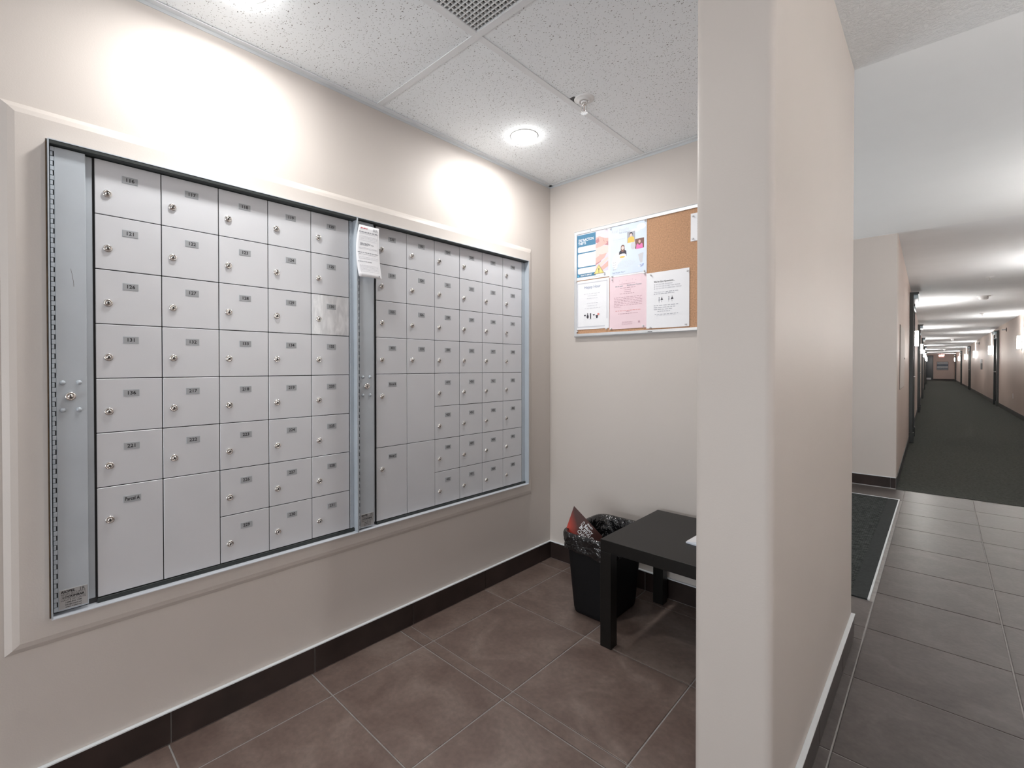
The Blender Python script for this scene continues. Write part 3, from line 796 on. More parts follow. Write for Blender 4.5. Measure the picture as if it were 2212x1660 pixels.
def rrect(mb, fn, a0, b0, a1, b1, r, m, off=.0008, corners=(1, 1, 1, 1)):
    pts = []
    for (cx, cy, s, on) in ((a1 - r, b1 - r, 0, corners[0]), (a0 + r, b1 - r, 90, corners[1]), (a0 + r, b0 + r, 180, corners[2]), (a1 - r, b0 + r, 270, corners[3])):
        if on:
            for k in range(5):
                t = math.radians(s + 90 * k / 4); pts.append((cx + r * math.cos(t), cy + r * math.sin(t)))
        else: pts.append((cx + (r if s in (0, 270) else -r), cy + (r if s in (0, 90) else -r)))
    poly(mb, fn, pts, m, off)
def ell(mb, fn, cx, cy, rx, ry, m, off=.0009, n=12, rot=0):
    c, s_ = math.cos(rot), math.sin(rot)
    poly(mb, fn, [(cx + rx * math.cos(2 * math.pi * k / n) * c - ry * math.sin(2 * math.pi * k / n) * s_, cy + rx * math.cos(2 * math.pi * k / n) * s_ + ry * math.sin(2 * math.pi * k / n) * c) for k in range(n)], m, off)
def ftext(mb, fn, body, size, m, at, bold=0.0, sx=1.0, align='CENTER', off=.0011, rot=0.0):
    put_text(mb, body, size, lambda a, b: fn(a, b, off), m, bold=bold, sx=sx, align=align, at=at, rot=rot)
def lines(mb, fn, a0, a1, b, h, m, words=6, seed=0, off=.001):
    bars(mb, lambda u, v: fn(u, v, off), a0, a1, b, h, m, words, seed)

PW, PH = .2159, .2794
ink = lambda n, c: mat(n, c, .7, var=.02)
I_teal = ink('teal_print', (0.075, 0.22, 0.36)); I_skin = ink('skin_print', (0.72, 0.46, 0.42)); I_skin2 = ink('skin_shade_print', (0.52, 0.25, 0.28)); I_skin3 = ink('skin_light_print', (0.82, 0.64, 0.60))
I_lilac = ink('lilac_print', (0.70, 0.66, 0.76)); I_yel = ink('yellow_print', (0.86, 0.70, 0.26)); I_wht = ink('white_print', (0.88, 0.89, 0.92)); I_dark = ink('dark_print', (0.06, 0.055, 0.07))
I_sky = ink('pale_blue_print', (0.68, 0.77, 0.90)); I_mag = ink('magenta_print', (0.80, 0.20, 0.48)); I_blue = ink('blue_print', (0.20, 0.30, 0.62)); I_hair = ink('brown_print', (0.22, 0.12, 0.10)); I_orange = ink('amber_print', (0.86, 0.55, 0.14))
I_gray = ink('grey_print', (0.40, 0.41, 0.46)); I_lg = ink('light_grey_print', (0.62, 0.63, 0.68)); I_navy = ink('slate_blue_print', (0.26, 0.32, 0.48)); I_red = ink('soft_red_print', (0.80, 0.30, 0.28)); I_cyan = ink('cyan_print', (0.10, 0.50, 0.75)); I_pk = ink('rose_grey_print', (0.55, 0.36, 0.42))

# 1 blue theft-warning poster
mb, fn, done = flyer('theft_warning_poster', .199, 1.943, PW, .272, M_paper, 'blue theft warning poster with hands photo and yellow triangle, top left on the cork board', curl=.001)
rect(mb, fn, .002, -.255, .129, -.012, I_teal, .0005)
rect(mb, fn, .129, -.238, .2085, -.010, I_lilac, .0006)
# crossed hands photograph
for pts, m in [([(.129, -.085), (.175, -.055), (.2085, -.060), (.2085, -.085), (.170, -.098), (.129, -.105)], I_skin),
               ([(.129, -.050), (.150, -.042), (.2085, -.075), (.2085, -.100), (.160, -.085), (.129, -.072)], I_skin2),
               ([(.129, -.045), (.152, -.040), (.2085, -.066), (.2085, -.080), (.160, -.070), (.129, -.062)], I_skin),
               ([(.129, -.110), (.150, -.095), (.2085, -.100), (.2085, -.140), (.160, -.145), (.129, -.160)], I_skin3),
               ([(.129, -.155), (.165, -.138), (.200, -.140), (.185, -.165), (.150, -.185), (.129, -.190)], I_skin),
               ([(.129, -.175), (.150, -.160), (.172, -.165), (.160, -.185), (.129, -.200)], I_skin2),
               ([(.129, -.205), (.165, -.185), (.205, -.160), (.2085, -.175), (.170, -.205), (.129, -.232)], I_skin3),
               ([(.150, -.222), (.2085, -.185), (.2085, -.215), (.175, -.232)], I_skin)]:
    poly(mb, fn, pts, m, .0008 + .00005 * pts[0][1])
ftext(mb, fn, 'DISTRACTION', .0215, I_wht, (.0665, -.044), bold=.0004, sx=.72)
ftext(mb, fn, 'THEFTS', .0215, I_wht, (.014, -.062), bold=.0004, sx=.72, align='LEFT')
for b0, b1 in ((-.113, -.080), (-.196, -.120), (-.236, -.203)): rrect(mb, fn, .012, b0, .129, b1, .008, I_wht, corners=(0, 1, 1, 0))
for k in range(3): lines(mb, fn, .025, .120, -.092 - k * .006, .0014, I_lg, 8, k)
for k in range(9): lines(mb, fn, .022, .120, -.129 - k * .0072, .0013, I_lg, 9, k + 9)
for k in range(3): lines(mb, fn, .022, .110, -.212 - k * .0065, .0014, I_lg, 8, k + 30)
ftext(mb, fn, 'HOW TO REPORT', .0105, I_wht, (.068, -.246), bold=.0004, sx=.85); ell(mb, fn, .014, -.247, .004, .006, I_cyan)
tri = lambda s, o: [(.150 - .034 * s, -.249 + o), (.150 + .034 * s, -.249 + o), (.150, -.249 + .052 * s + o)]
poly(mb, fn, tri(1.0, 0), I_dark, .0010); poly(mb, fn, tri(.93, .0012), I_yel, .0012); poly(mb, fn, tri(.80, .0035), I_dark, .00125); poly(mb, fn, tri(.76, .0042), I_yel, .0013)
ftext(mb, fn, '!', .034, I_dark, (.150, -.231), bold=.0006, off=.0015)
for k in range(3): lines(mb, fn, .015, .095, -.259 - k * .0038, .001, I_lg, 8, k + 50)
lines(mb, fn, .110, .160, -.262, .0015, I_gray, 5, 55); ell(mb, fn, .187, -.258, .006, .007, I_gray); rect(mb, fn, .184, -.252, .190, -.245, I_gray, .001)
done([(.100, .003), (.200, -.012)])
# 2 pale blue people poster
mb, fn, done = flyer('weight_loss_poster', .415, 1.942, PW, .281, M_paper, 'pale blue poster with three photos of people, top centre on the cork board', curl=.003)
rect(mb, fn, .004, -.272, .212, -.006, I_sky, .0005, n=6)
ell(mb, fn, .185, -.035, .026, .016, I_wht, .0007); ell(mb, fn, .150, -.050, .030, .010, I_wht, .0007); ell(mb, fn, .06, -.20, .045, .05, I_wht, .0006)
ftext(mb, fn, 'Real People', .024, I_lg, (.065, -.033), sx=.9, rot=.04); ftext(mb, fn, 'Real Weight Loss', .010, I_gray, (.095, -.047))
ftext(mb, fn, "It's so worth it!", .012, I_lg, (.060, -.080)); lines(mb, fn, .025, .085, -.092, .0013, I_lg, 8, 3)
def person(cx, cy, s, top, skin, hair, bg=None, w=.05, h=.058, long=False):
    if bg: rect(mb, fn, cx - w / 2, cy - h / 2, cx + w / 2, cy + h / 2, bg, .0007)
    poly(mb, fn, [(cx - .020 * s, cy - .029 * s), (cx + .020 * s, cy - .029 * s), (cx + .018 * s, cy - .006 * s), (cx + .008 * s, cy + .002 * s), (cx - .008 * s, cy + .002 * s), (cx - .018 * s, cy - .006 * s)], top, .0009)
    if long: ell(mb, fn, cx, cy + .006 * s, .010 * s, .015 * s, hair, .0010)
    ell(mb, fn, cx, cy + .014 * s, .0095 * s, .0115 * s, hair, .0011)
    ell(mb, fn, cx, cy + .010 * s, .0068 * s, .0090 * s, skin, .0013)
person(.128, -.080, 1.0, I_orange, I_skin3, I_dark, bg=I_gray, w=.045, h=.058)
person(.176, -.122, .95, I_mag, I_skin, I_hair, bg=I_hair, w=.050, h=.052, long=True)
ell(mb, fn, .140, -.128, .014, .020, I_lg, .0008)
person(.080, -.142, 1.15, I_dark, I_skin3, I_hair, long=True)
ell(mb, fn, .078, -.172, .024, .012, I_wht, .0012); ell(mb, fn, .078, -.178, .016, .005, I_orange, .0014)
poly(mb, fn, [(.168, -.178), (.198, -.172), (.192, -.222), (.180, -.228)], I_lg, .0008)
for k in range(6): lines(mb, fn, .022 if k % 2 else .05, .150, -.205 - k * .007, .0012, I_lg, 9, k + 7)
for k in range(4): lines(mb, fn, .022, .042, -.203 - k * .013, .002, I_gray, 2, k + 70)
ftext(mb, fn, 'Real People. Real Weight Loss.', .0095, I_navy, (.020, -.259), bold=.0001, align='LEFT')
lines(mb, fn, .022, .060, -.266, .0013, I_lg, 5, 90)
poly(mb, fn, [(.162, -.250), (.196, -.243), (.200, -.230), (.166, -.237)], I_blue, .0009); ftext(mb, fn, 'TOPS', .011, I_wht, (.181, -.240), bold=.0003, rot=.2)
done([(.008, -.012), (.208, -.012), (.020, -.276), (.203, -.272)])
# 3 happy hour
mb, fn, done = flyer('happy_hour_flyer', .197, 1.666, PW, .2794, M_paper, 'white Happy Hour flyer with grey border and drink icons, bottom left on the cork board', y=-.0140, curl=.001)
for a0, b0, a1, b1 in ((.010, -.018, .206, -.012), (.010, -.268, .190, -.262), (.010, -.268, .0145, -.012), (.2015, -.225, .206, -.012)): rect(mb, fn, a0, b0, a1, b1, I_lg, .0006, n=4 if abs(b1 - b0) > .1 else 1)
ftext(mb, fn, 'Happy Hour', .023, I_navy, (.110, -.040), sx=.92)
for k, (wd, b) in enumerate([(.055, -.078), (.03, -.090), (.035, -.104), (.035, -.132), (.03, -.146), (.05, -.160)]): lines(mb, fn, .11 - wd, .11 + wd, b, .0022, I_lg, 5, k + 3)
for cx, s in ((.062, 0), (.120, 1)):
    poly(mb, fn, [(cx - .008, -.196), (cx, -.206), (cx + .008, -.196)], I_dark); rect(mb, fn, cx - .0004, -.222, cx + .0004, -.205, I_lg, .0008)
ell(mb, fn, .080, -.208, .007, .011, I_dark); rect(mb, fn, .0775, -.198, .0825, -.188, I_dark, .001)
rect(mb, fn, .095, -.221, .102, -.190, I_dark, .001); poly(mb, fn, [(.132, -.203), (.147, -.203), (.144, -.219), (.135, -.219)], I_dark); ell(mb, fn, .149, -.198, .007, .006, I_red, .0012)
lines(mb, fn, .056, .150, -.2235, .0008, I_lg, 3, 8)
done([(.012, -.287), (.203, -.283), (.008, -.004)])
# 4 pink notice
mb, fn, done = flyer('pink_notice', .4165, 1.660, PW * .995, .2830, M_pink, 'pink notice page covered in small print, bottom centre on the cork board', y=-.0146, curl=.003)
for k, (a, b) in enumerate([(.04, -.024), (.08, -.026), (.115, -.022), (.135, -.028), (.055, -.034)]): ell(mb, fn, a + .02, b, .0015, .0015, I_pk, .0008)
lines(mb, fn, .06, .15, -.042, .0016, I_pk, 9, 1)
ftext(mb, fn, 'Strathcona County', .0115, I_gray, (.145, -.052), bold=.0001, sx=.95); lines(mb, fn, .035, .085, -.053, .0042, I_gray, 3, 2)
for k, (w2, b) in enumerate([(.045, -.064), (.022, -.075), (.020, -.085), (.045, -.095)]): lines(mb, fn, .108 - w2, .108 + w2, b, .0022, I_pk, 5, k + 4)
for k in range(7): lines(mb, fn, .028, .190 if k < 6 else .075, -.114 - k * .0085, .0019, I_pk, 9, k + 11)
for k, (w2, b) in enumerate([(.075, -.186), (.012, -.192), (.060, -.202)]): lines(mb, fn, .112 - w2, .112 + w2, b, .0020, I_red if k == 0 else I_pk, 9, k + 20)
for k in range(4): lines(mb, fn, .075, .135, -.246 - k * .005, .0013, I_pk, 7, k + 30)
rect(mb, fn, .168, -.255, .178, -.245, I_pk, .0008)
done([(.016, -.012), (.205, -.004), (.012, -.278), (.198, -.275)])
# 5 questions flyer
mb, fn, done = flyer('questions_flyer', .6305, 1.655, .219, .285, M_paper, 'white flyer headed with questions and small dancer drawings, bottom right on the cork board', y=-.0152, curl=.002)
ftext(mb, fn, "We've Got Questions...", .0125, I_dark, (.040, -.050), bold=.0001, align='LEFT', sx=.9)
for k, s in enumerate(['DO YOU LIKE TO DANCE?', 'DO YOU LIKE TO MEET NEW PEOPLE?', 'DO YOU LIKE TO LEARN NEW THINGS?']):
    b = -.064 - k * .0105; ftext(mb, fn, s, .0085, I_gray, (.050, b), align='LEFT', sx=.86); rect(mb, fn, .041, b - .003, .0455, b + .003, I_gray, .0008); rect(mb, fn, .042, b - .002, .0445, b + .002, I_wht, .0010)
ftext(mb, fn, 'Then please join', .0085, I_gray, (.040, -.103), align='LEFT'); lines(mb, fn, .102, .165, -.104, .003, I_gray, 4, 5); lines(mb, fn, .040, .150, -.112, .003, I_gray, 7, 6)
for cx in (.068, .082, .118, .135):
    ell(mb, fn, cx, -.131, .002, .0022, I_dark, .0010); poly(mb, fn, [(cx - .003, -.147), (cx + .003, -.147), (cx + .002, -.134), (cx - .002, -.134)] if cx in (.068, .118) else [(cx - .007, -.146), (cx + .007, -.143), (cx + .001, -.134), (cx - .002, -.134)], I_gray if cx in (.068, .118) else I_dark, .0010)
    rect(mb, fn, cx - .0012, -.156, cx - .0002, -.147, I_dark, .001)
for k in range(4): lines(mb, fn, .040 if k < 3 else .06, .165 - .012 * k, -.171 - k * .0100, .0026, I_gray, 6, k + 12)
lines(mb, fn, .045, .165, -.216, .0024, I_gray, 6, 22); lines(mb, fn, .055, .160, -.222, .0014, I_lg, 7, 23)
done([(.024, -.012), (.210, -.014), (.024, -.280), (.205, -.275)])
# 6 paper mostly hidden behind the partition
mb, fn, done = flyer('white_notice', .8545, 1.913, PW, .134, M_paper, 'small white page at the right of the cork board, half hidden by the partition wall', y=-.0137, curl=.002)
for k in range(6): lines(mb, fn, .03, .190, -.03 - k * .012, .002, I_lg, 8, k + 2)
done([(.012, -.014), (.012, -.122)])

# ================================================================== SIDE TABLE
tx0, ty0, tl = .7045, -.592, .55
tab = thing('side_table', (tx0 + tl / 2, ty0 + tl / 2, 0), 'square black-brown side table with thick straight legs beside the waste bin', 'table')
def tchild(mb, name):
    o = mb.build(name, tab); o.location = (-(tx0 + tl / 2), -(ty0 + tl / 2), 0); return o
tchild(MB().box(tx0, ty0, .40, tx0 + tl, ty0 + tl, .45, M_black, b=.0012), 'tabletop')
for a in (0, 1):
    for b in (0, 1):
        x = tx0 + a * (tl - .05); y = ty0 + b * (tl - .05)
        tchild(MB().box(x, y, 0.0, x + .05, y + .05, .3995, M_black, b=.001), 'leg')
# envelope on the table
mb = MB(); ang = math.radians(14)
def ev(a, b, z): return (.983 + a * math.cos(ang) - b * math.sin(ang) , -.392 + a * math.sin(ang) + b * math.cos(ang), z)
M_env = mat('envelope_paper', (0.72, 0.77, 0.85), .6, var=.02)
pts = [ev(0, 0, .4505), ev(.16, -.06, .4505), ev(.20, .05, .4505), ev(.035, .115, .4505)]
top = [(p[0], p[1], p[2] + .006) for p in pts]
mb.add(pts + top, [(3, 2, 1, 0), (4, 5, 6, 7), (0, 1, 5, 4), (1, 2, 6, 5), (2, 3, 7, 6), (3, 0, 4, 7)], M_env)
top2 = [(p[0], p[1], p[2] + .0003) for p in top]; cxm = sum(p[0] for p in top) / 4; cym = sum(p[1] for p in top) / 4
mb.add([top2[0], top2[3], (cxm, cym, top2[0][2] + .0006)], [(0, 2, 1)], M_paper)
o = mb.build('envelope'); tag(o, 'white envelope lying on the black side table by the partition', 'envelope')

# ================================================================== WASTE BIN, LINER, FLYER
def rr_ring(cx, cy, hx, hy, r, z, n=7, wob=0, seed=0, fr=5):
    pts = []; rnd = random.Random(seed)
    for (sx, sy, a0) in ((1, 1, 0), (-1, 1, 90), (-1, -1, 180), (1, -1, 270)):
        for k in range(n + 1):
            t = math.radians(a0 + 90 * k / n); pts.append((cx + sx * (hx - r) + r * math.cos(t), cy + sy * (hy - r) + r * math.sin(t)))
        # straight subdivisions
        nx = {(1, 1): (-1, 1), (-1, 1): (-1, -1), (-1, -1): (1, -1), (1, -1): (1, 1)}[(sx, sy)]
        t = math.radians(a0 + 90); p = pts[-1]; q = (cx + nx[0] * (hx - r) + r * math.cos(t), cy + nx[1] * (hy - r) + r * math.sin(t))
        for k in range(1, 10): pts.append((p[0] + (q[0] - p[0]) * k / 10, p[1] + (q[1] - p[1]) * k / 10))
    out = []
    for i, (x, y) in enumerate(pts):
        if wob:
            dx, dy = x - cx, y - cy; L = math.hypot(dx, dy); k = wob * (math.sin(i * 1.9 + seed * 1.3) * .5 + math.sin(i * .73 + seed) * .5 + rnd.uniform(-.5, .5))
            x += dx / L * k; y += dy / L * k
        out.append((x, y, z))
    return out
bcx, bcy = .553, -.293
wb = thing('waste_bin', (bcx, bcy, 0), 'black plastic waste bin beside the side table in the corner', 'bin')
RIM = .385
def bring(z, d=0): 
    t = z / RIM; return rr_ring(0, 0, .102 + .027 * t + d, .148 + .033 * t + d, .05 + .012 * t, z)
mb = MB()
rings = [bring(.0, -.008), bring(.004, -.002), bring(.02), bring(.1), bring(.2), bring(.3), bring(RIM - .02), bring(RIM - .018, .007), bring(RIM - .003, .008), bring(RIM, .005), bring(RIM - .002, -.001), bring(.3, -.003), bring(.1, -.003), bring(.006, -.006)]
mb.loft(rings, M_plastic, cap0=True, cap1=True); mb.build('body', wb)
mb = MB()
def lring(z, d, wob, seed, zw=0):
    t = z / RIM; r = rr_ring(0, 0, .102 + .027 * t + d, .148 + .033 * t + d, .05 + .012 * t, z, wob=wob, seed=seed)
    if zw:
        r = [(x, y, zz + zw * (math.sin(i * .31 + seed) + .6 * math.sin(i * .83) )) for i, (x, y, zz) in enumerate(r)]
    return r
rings = [lring(RIM - .082, .013, .002, 1, .006), lring(RIM - .07, .0125, .003, 2, .003), lring(RIM - .055, .0115, .003, 3), lring(RIM - .038, .0125, .003, 4), lring(RIM - .022, .012, .002, 5),
         lring(RIM - .006, .0115, .001, 6), lring(RIM + .0035, .007, .0008, 7), lring(RIM + .002, -.004, .001, 8), lring(RIM - .03, -.009, .004, 9), lring(RIM - .07, -.013, .006, 10), lring(RIM - .12, -.018, .008, 11), lring(RIM - .19, -.026, .010, 12), lring(RIM - .26, -.04, .010, 13)]
mb.loft(rings, M_liner, cap0=False, cap1=True)
o = mb.build('bin_liner'); o.location = (bcx, bcy, 0); tag(o, 'crinkled glossy black bag folded over the rim of the waste bin', 'bin bag')

# glossy red food flyer poking out of the bin
CAM = Vector((1.731, -2.3118, 1.1735))
def ray(px, py): return fw + (px - CX) / F * rt - (py - CY) / F * up
n_pl = Vector((0.50, -0.80, 0.33)).normalized(); p_pl = Vector((.475, -.375, .40))
def onpl(px, py):
    d = ray(px, py); t = (p_pl - CAM).dot(n_pl) / d.dot(n_pl); return CAM + d * t
A = onpl(1240, 1093.5); Bl = onpl(1224.5, 1139); Cr = onpl(1302, 1160)
xd = (Cr - A).normalized(); yd = n_pl.cross(xd).normalized()       # xd along text baseline, yd "up" of the text
if yd.dot(Bl - A) > 0: yd = -yd
ld = (Bl - A); LAB = ld.length; ld.normalize()                     # left edge of the card, which leans and then drops into the bin
cw, chh = .19, LAB + .085
def ff(s_, t, off=0.0):
    tt = min(t, LAB + .004); ex = t - tt
    bend = .010 * math.sin(s_ / cw * math.pi) + .012 * (tt / LAB) ** 2 * (1 - s_ / cw)
    return tuple(xd * s_ + ld * tt + n_pl * (bend + off) + Vector((.25, .12, -1)) * ex)
def fo(a, b, off=0.0):
    """orthonormal print coordinates: a along the text, b downwards"""
    t = b / (-yd.dot(ld)); return ff(a - t * xd.dot(ld), t, off)
mb = MB(); nu, nv = 10, 12
M_red = grad_mat('red_glossy_print', (0.055, 0.016, 0.013), (0.50, 0.040, 0.018), 'X', -.02, .10)
vs = [ff(cw * i / nu, chh * j / nv) for j in range(nv + 1) for i in range(nu + 1)]
vb = [ff(cw * i / nu, chh * j / nv, -.0006) for j in range(nv + 1) for i in range(nu + 1)]
fs = [(j * (nu + 1) + i, (j + 1) * (nu + 1) + i, (j + 1) * (nu + 1) + i + 1, j * (nu + 1) + i + 1) for j in range(nv) for i in range(nu)]
mb.add(vs, fs, M_red, True); mb.add(vb, [tuple(reversed(f)) for f in fs], M_paper, True)
ft = lambda a, b: fo(a, -b, .0015)
put_text(mb, "Wendy's", .012, ft, I_wht, bold=.0003, at=(.103, -.012), align='LEFT', sx=.8)
put_text(mb, 'Saucy', .0235, ft, I_wht, bold=.0005, at=(.099, -.0275), align='LEFT', sx=1.0)
put_text(mb, 'BUFFALO', .0225, ft, I_wht, bold=.0005, at=(.088, -.0475), align='LEFT', sx=.92)
put_text(mb, 'CHICKEN', .0225, ft, I_wht, bold=.0005, at=(.094, -.0675), align='LEFT', sx=.92)
for (a0, b0, a1, b1) in ((.084, -.036, .0855, -.018), (.091, -.036, .0925, -.018), (.084, -.0375, .0925, -.036), (.084, -.018, .0925, -.0165)):
    mb.quad([ft(a0, b0), ft(a1, b0), ft(a1, b1), ft(a0, b1)], I_wht)
o = mb.build('food_flyer'); o.location = A; tag(o, 'shiny red food flyer with white lettering sticking out of the waste bin', 'flyer')
fpm = M_red.node_tree; 
for nd in fpm.nodes:
    if nd.type == 'SEPXYZ':
        for l in list(fpm.links):
            if l.from_node == nd: fpm.links.remove(l)
        # gradient runs from the left edge of the card (bright) towards the text
        tcn = fpm.nodes.new('ShaderNodeTexCoord'); dt = fpm.nodes.new('ShaderNodeVectorMath'); dt.operation = 'DOT_PRODUCT'
        # dual basis: value = t - 0.9 s
        c_ = xd.dot(ld); ds = (xd - ld * c_) / (1 - c_ * c_); dt_ = (ld - xd * c_) / (1 - c_ * c_)
        dt.inputs[1].default_value = tuple(dt_ - ds * 0.9)
        fpm.links.new(tcn.outputs['Object'], dt.inputs[0])
        mr_ = [n for n in fpm.nodes if n.type == 'MAP_RANGE'][0]; fpm.links.new(dt.outputs['Value'], mr_.inputs[0])
        mr_.inputs['From Min'].default_value = .01; mr_.inputs['From Max'].default_value = .105
        break

# ================================================================== CEILING THINGS IN THE ALCOVE
def downlight(x, y, label):
    root = thing('ceiling_light', (x, y, HC + .0035), label, 'ceiling light', group='round lights in the suspended ceiling')
    MB().lathe([(.0665, 0), (.0655, -.002), (.0625, -.0028), (.0605, -.0022)], M_bulbmetal, n=40).build('trim_ring', root)
    MB().lathe([(.0595, -.0042), (.056, -.008), (.050, -.013), (.038, -.020), (.022, -.0255), (.0005, -.028)], M_lamp, n=40, cap1=True).build('diffuser', root)
    area('lamp', (0, 0, -.032), .11, LP['alcove'], color=(1, .985, .96), parent=root)
downlight(*ALCOVE_LIGHTS[0], 'round glowing ceiling light nearest the alcove corner')
downlight(*ALCOVE_LIGHTS[1], 'round ceiling light above the larger mailbox cabinet, cut by the frame top')

vent = thing('ceiling_vent', (.915, -1.525, HC), 'square eggcrate air grille set in the suspended ceiling', 'vent')
vx0, vx1, vy0, vy1 = .61, 1.22, -1.83, -1.22; fl = .0 
mb = MB(); g0 = .012
for a in [(vx0 + g0, vy1 - g0 - .002, vx1 - g0, vy1 - g0), (vx0 + g0, vy0 + g0, vx1 - g0, vy0 + g0 + .002), (vx0 + g0, vy0 + g0, vx0 + g0 + .002, vy1 - g0), (vx1 - g0 - .002, vy0 + g0, vx1 - g0, vy1 - g0)]:
    mb.box(a[0], a[1], HC + .001, a[2], a[3], HC + .02, M_grid)
o = mb.build('rim', vent); o.location = (-.915, 1.525, -HC)
mb = MB(); n = 37; wx = (vx1 - vx0 - 2 * g0)
for k in range(n + 1):
    p = vx0 + g0 + wx * k / n; q = vy0 + g0 + wx * k / n
    mb.box(p - .0009, vy0 + g0, HC + .002, p + .0009, vy1 - g0, HC + .0125, M_white); mb.box(vx0 + g0, q - .0009, HC + .0021, vx1 - g0, q + .0009, HC + .0124, M_white)
o = mb.build('eggcrate_core', vent); o.location = (-.915, 1.525, -HC); o['kind'] = 'stuff'

spr = thing('fire_sprinkler', (.664, -.655, HC + .0035), 'white pendant fire sprinkler beside the ceiling grid bar', 'sprinkler')
mb = MB(); mb.lathe([(.041, 0), (.041, -.002), (.036, -.005), (.027, -.0055), (.026, -.010), (.019, -.0125), (.018, -.008), (.0125, -.008), (.0125, -.014), (.010, -.016)], M_bulbmetal, n=36, cap1=True); mb.build('escutcheon', spr)
mb = MB(); mb.lathe([(.007, -.014), (.0085, -.022), (.0085, -.026), (.004, -.028)], M_chrome, n=14, cap1=True)
for s in (-1, 1): mb.tube([(s * .007, 0, -.024), (s * .0125, 0, -.030), (s * .0125, 0, -.042), (s * .006, 0, -.053), (0, 0, -.056)], .0018, M_chrome)
mb.lathe([(.0022, -.027), (.0025, -.050)], mat('red_bulb', (.6, .5, .45), .2), n=10); mb.build('sprinkler_head', spr)
mb = MB()
for k in range(12):
    a = k / 12 * 2 * math.pi; c, s = math.cos(a), math.sin(a); p = lambda r, t: (r * c - t * s, r * s + t * c, -.0575)
    q_ = [p(.004, -.0012), p(.0145, -.0026), p(.0145, .0026), p(.004, .0012)]
    mb.add(q_ + [(x, y, z - .0008) for x, y, z in q_], [(0, 1, 2, 3), (7, 6, 5, 4), (0, 4, 5, 1), (1, 5, 6, 2), (2, 6, 7, 3), (3, 7, 4, 0)], M_chrome)
mb.lathe([(.0055, -.057), (.0055, -.0585)], M_chrome, n=14, cap0=True, cap1=True); mb.build('deflector', spr)
# dark hole cut too large beside the sprinkler
o = MB().box(.622, -.700, HC + .0028, .645, -.640, HC + .0034, mat('dark_cutout', (.10, .10, .10), .9)).build('tile_cutout', ceil)

# ================================================================== HALL: mat, added fill light
mt = thing('entrance_mat', ((MX0 + MX1) / 2, (MY0 + MY1) / 2, 0), 'dark grey ribbed entrance mat with a metal edge strip behind the partition', 'mat')
def mchild(mb, name):
    o = mb.build(name, mt); o.location = (-(MX0 + MX1) / 2, -(MY0 + MY1) / 2, 0); return o
mchild(MB().box(MX0, MY0 + .004, -.002, MX1 - .075, MY1 - .02, .006, M_mat), 'pile')
mchild(MB().box(MX1 - .075, MY0 + .004, -.002, MX1 - .0055, MY1 - .02, .0055, M_matedge, b=.001), 'border')
mchild(MB().box(MX1 - .005, MY0 + .004, -.002, MX1 + .004, MY1 - .02, .007, M_caulk, b=.001).box(MX0, MY1 - .02, -.002, MX1 + .004, MY1, .0065, M_caulk, b=.001), 'edge_strip')

def hall_fill_light(x, y, power, label):
    root = thing('fill_downlight', (x, y, HT), label, 'ceiling light', group='added fill lights of the hall outside the picture')
    MB().lathe([(.075, -.0005), (.078, -.003), (.070, -.005), (.062, -.003)], M_bulbmetal, n=32).build('trim_ring', root)
    MB().lathe([(.062, -.002), (.04, -.006), (.0005, -.008)], M_lamp, n=32, cap1=True).build('diffuser', root)
    area('lamp', (0, 0, -.02), .12, power, color=(1, .985, .96), parent=root)
hall_fill_light(*HALL_FILL_LIGHTS[0], LP['hall'], 'added round fill light in the hall behind the photographer on the right')  # unseen downlight added to brighten the partition end

# ================================================================== CORRIDOR THINGS
def cobj(name, y, side, z, label, cat, group=None):
    """Empty on the corridor wall; local +X points into the corridor, local Y along it"""
    x = XL(y) if side == 'L' else XR(y)
    return thing(name, (x, y, z), label, cat, SL if side == 'L' else SL + math.pi, group)

def door_unit(n, y, side, label):
    z = 0; root = cobj('door_%d' % n, y, side, 0, label, 'door')
    root['kind'] = 'structure'
    del root['category']
    top = CH(y) - .10; W = 1.0; jw = .09
    h = W / 2
    MB().box(.0005, -h + jw, .006, .010, h - jw, top - .22, M_slab, b=.002).build('door_slab', root)
    for s in (-1, 1):
        a, b = (s * h, s * (h - jw))
        MB().box(.0005, min(a, b), .16, .045, max(a, b), top, M_darkframe, b=.003).build('jamb', root)
        MB().box(.0005, min(a, b) - .006, .005, .055, max(a, b) + .006, .16, M_darkframe, b=.004).build('plinth_block', root)
    MB().box(.0005, -h + jw, top - .20, .030, h - jw, top - .03, M_transom, b=.002).build('transom_panel', root)
    MB().box(.0005, -h - .02, top - .028, .105, h + .02, top + .002, M_darkframe, b=.003).build('head_cap', root)
    MB().box(.031, -h + jw, top - .085, .095, h - jw, top - .030, M_pale, b=.002).build('light_box', root)
    MB().box(.011, -h + jw, top - .225, .062, h - jw, top - .203, M_pale, b=.002).build('ledge', root)
    hd = MB(); hd.lathe([(.026, .010), (.026, .016), (.010, .018), (.010, .05)], M_chrome, origin=(0, (h - jw - .07) * (1 if side == 'L' else -1), 1.0), axis='x', n=16, cap1=True)
    yy = (h - jw - .07) * (1 if side == 'L' else -1); hd.tube([(.048, yy, 1.0), (.050, yy - .05 * (1 if side == 'L' else -1), 1.0), (.048, yy - .11 * (1 if side == 'L' else -1), .998)], .008, M_chrome)
    hd.build('door_handle', root)
    return root
nd = 1
lab_l = ['nearest dark framed door on the left corridor wall', 'second dark framed door on the left corridor wall', 'third dark framed door on the left corridor wall', 'fourth dark framed door on the left corridor wall', 'farthest dark framed door on the left corridor wall']
for y, lb in zip([7.75, 14.2, 21.2, 30.0, 40.5], lab_l): door_unit(nd, y, 'L', lb); nd += 1
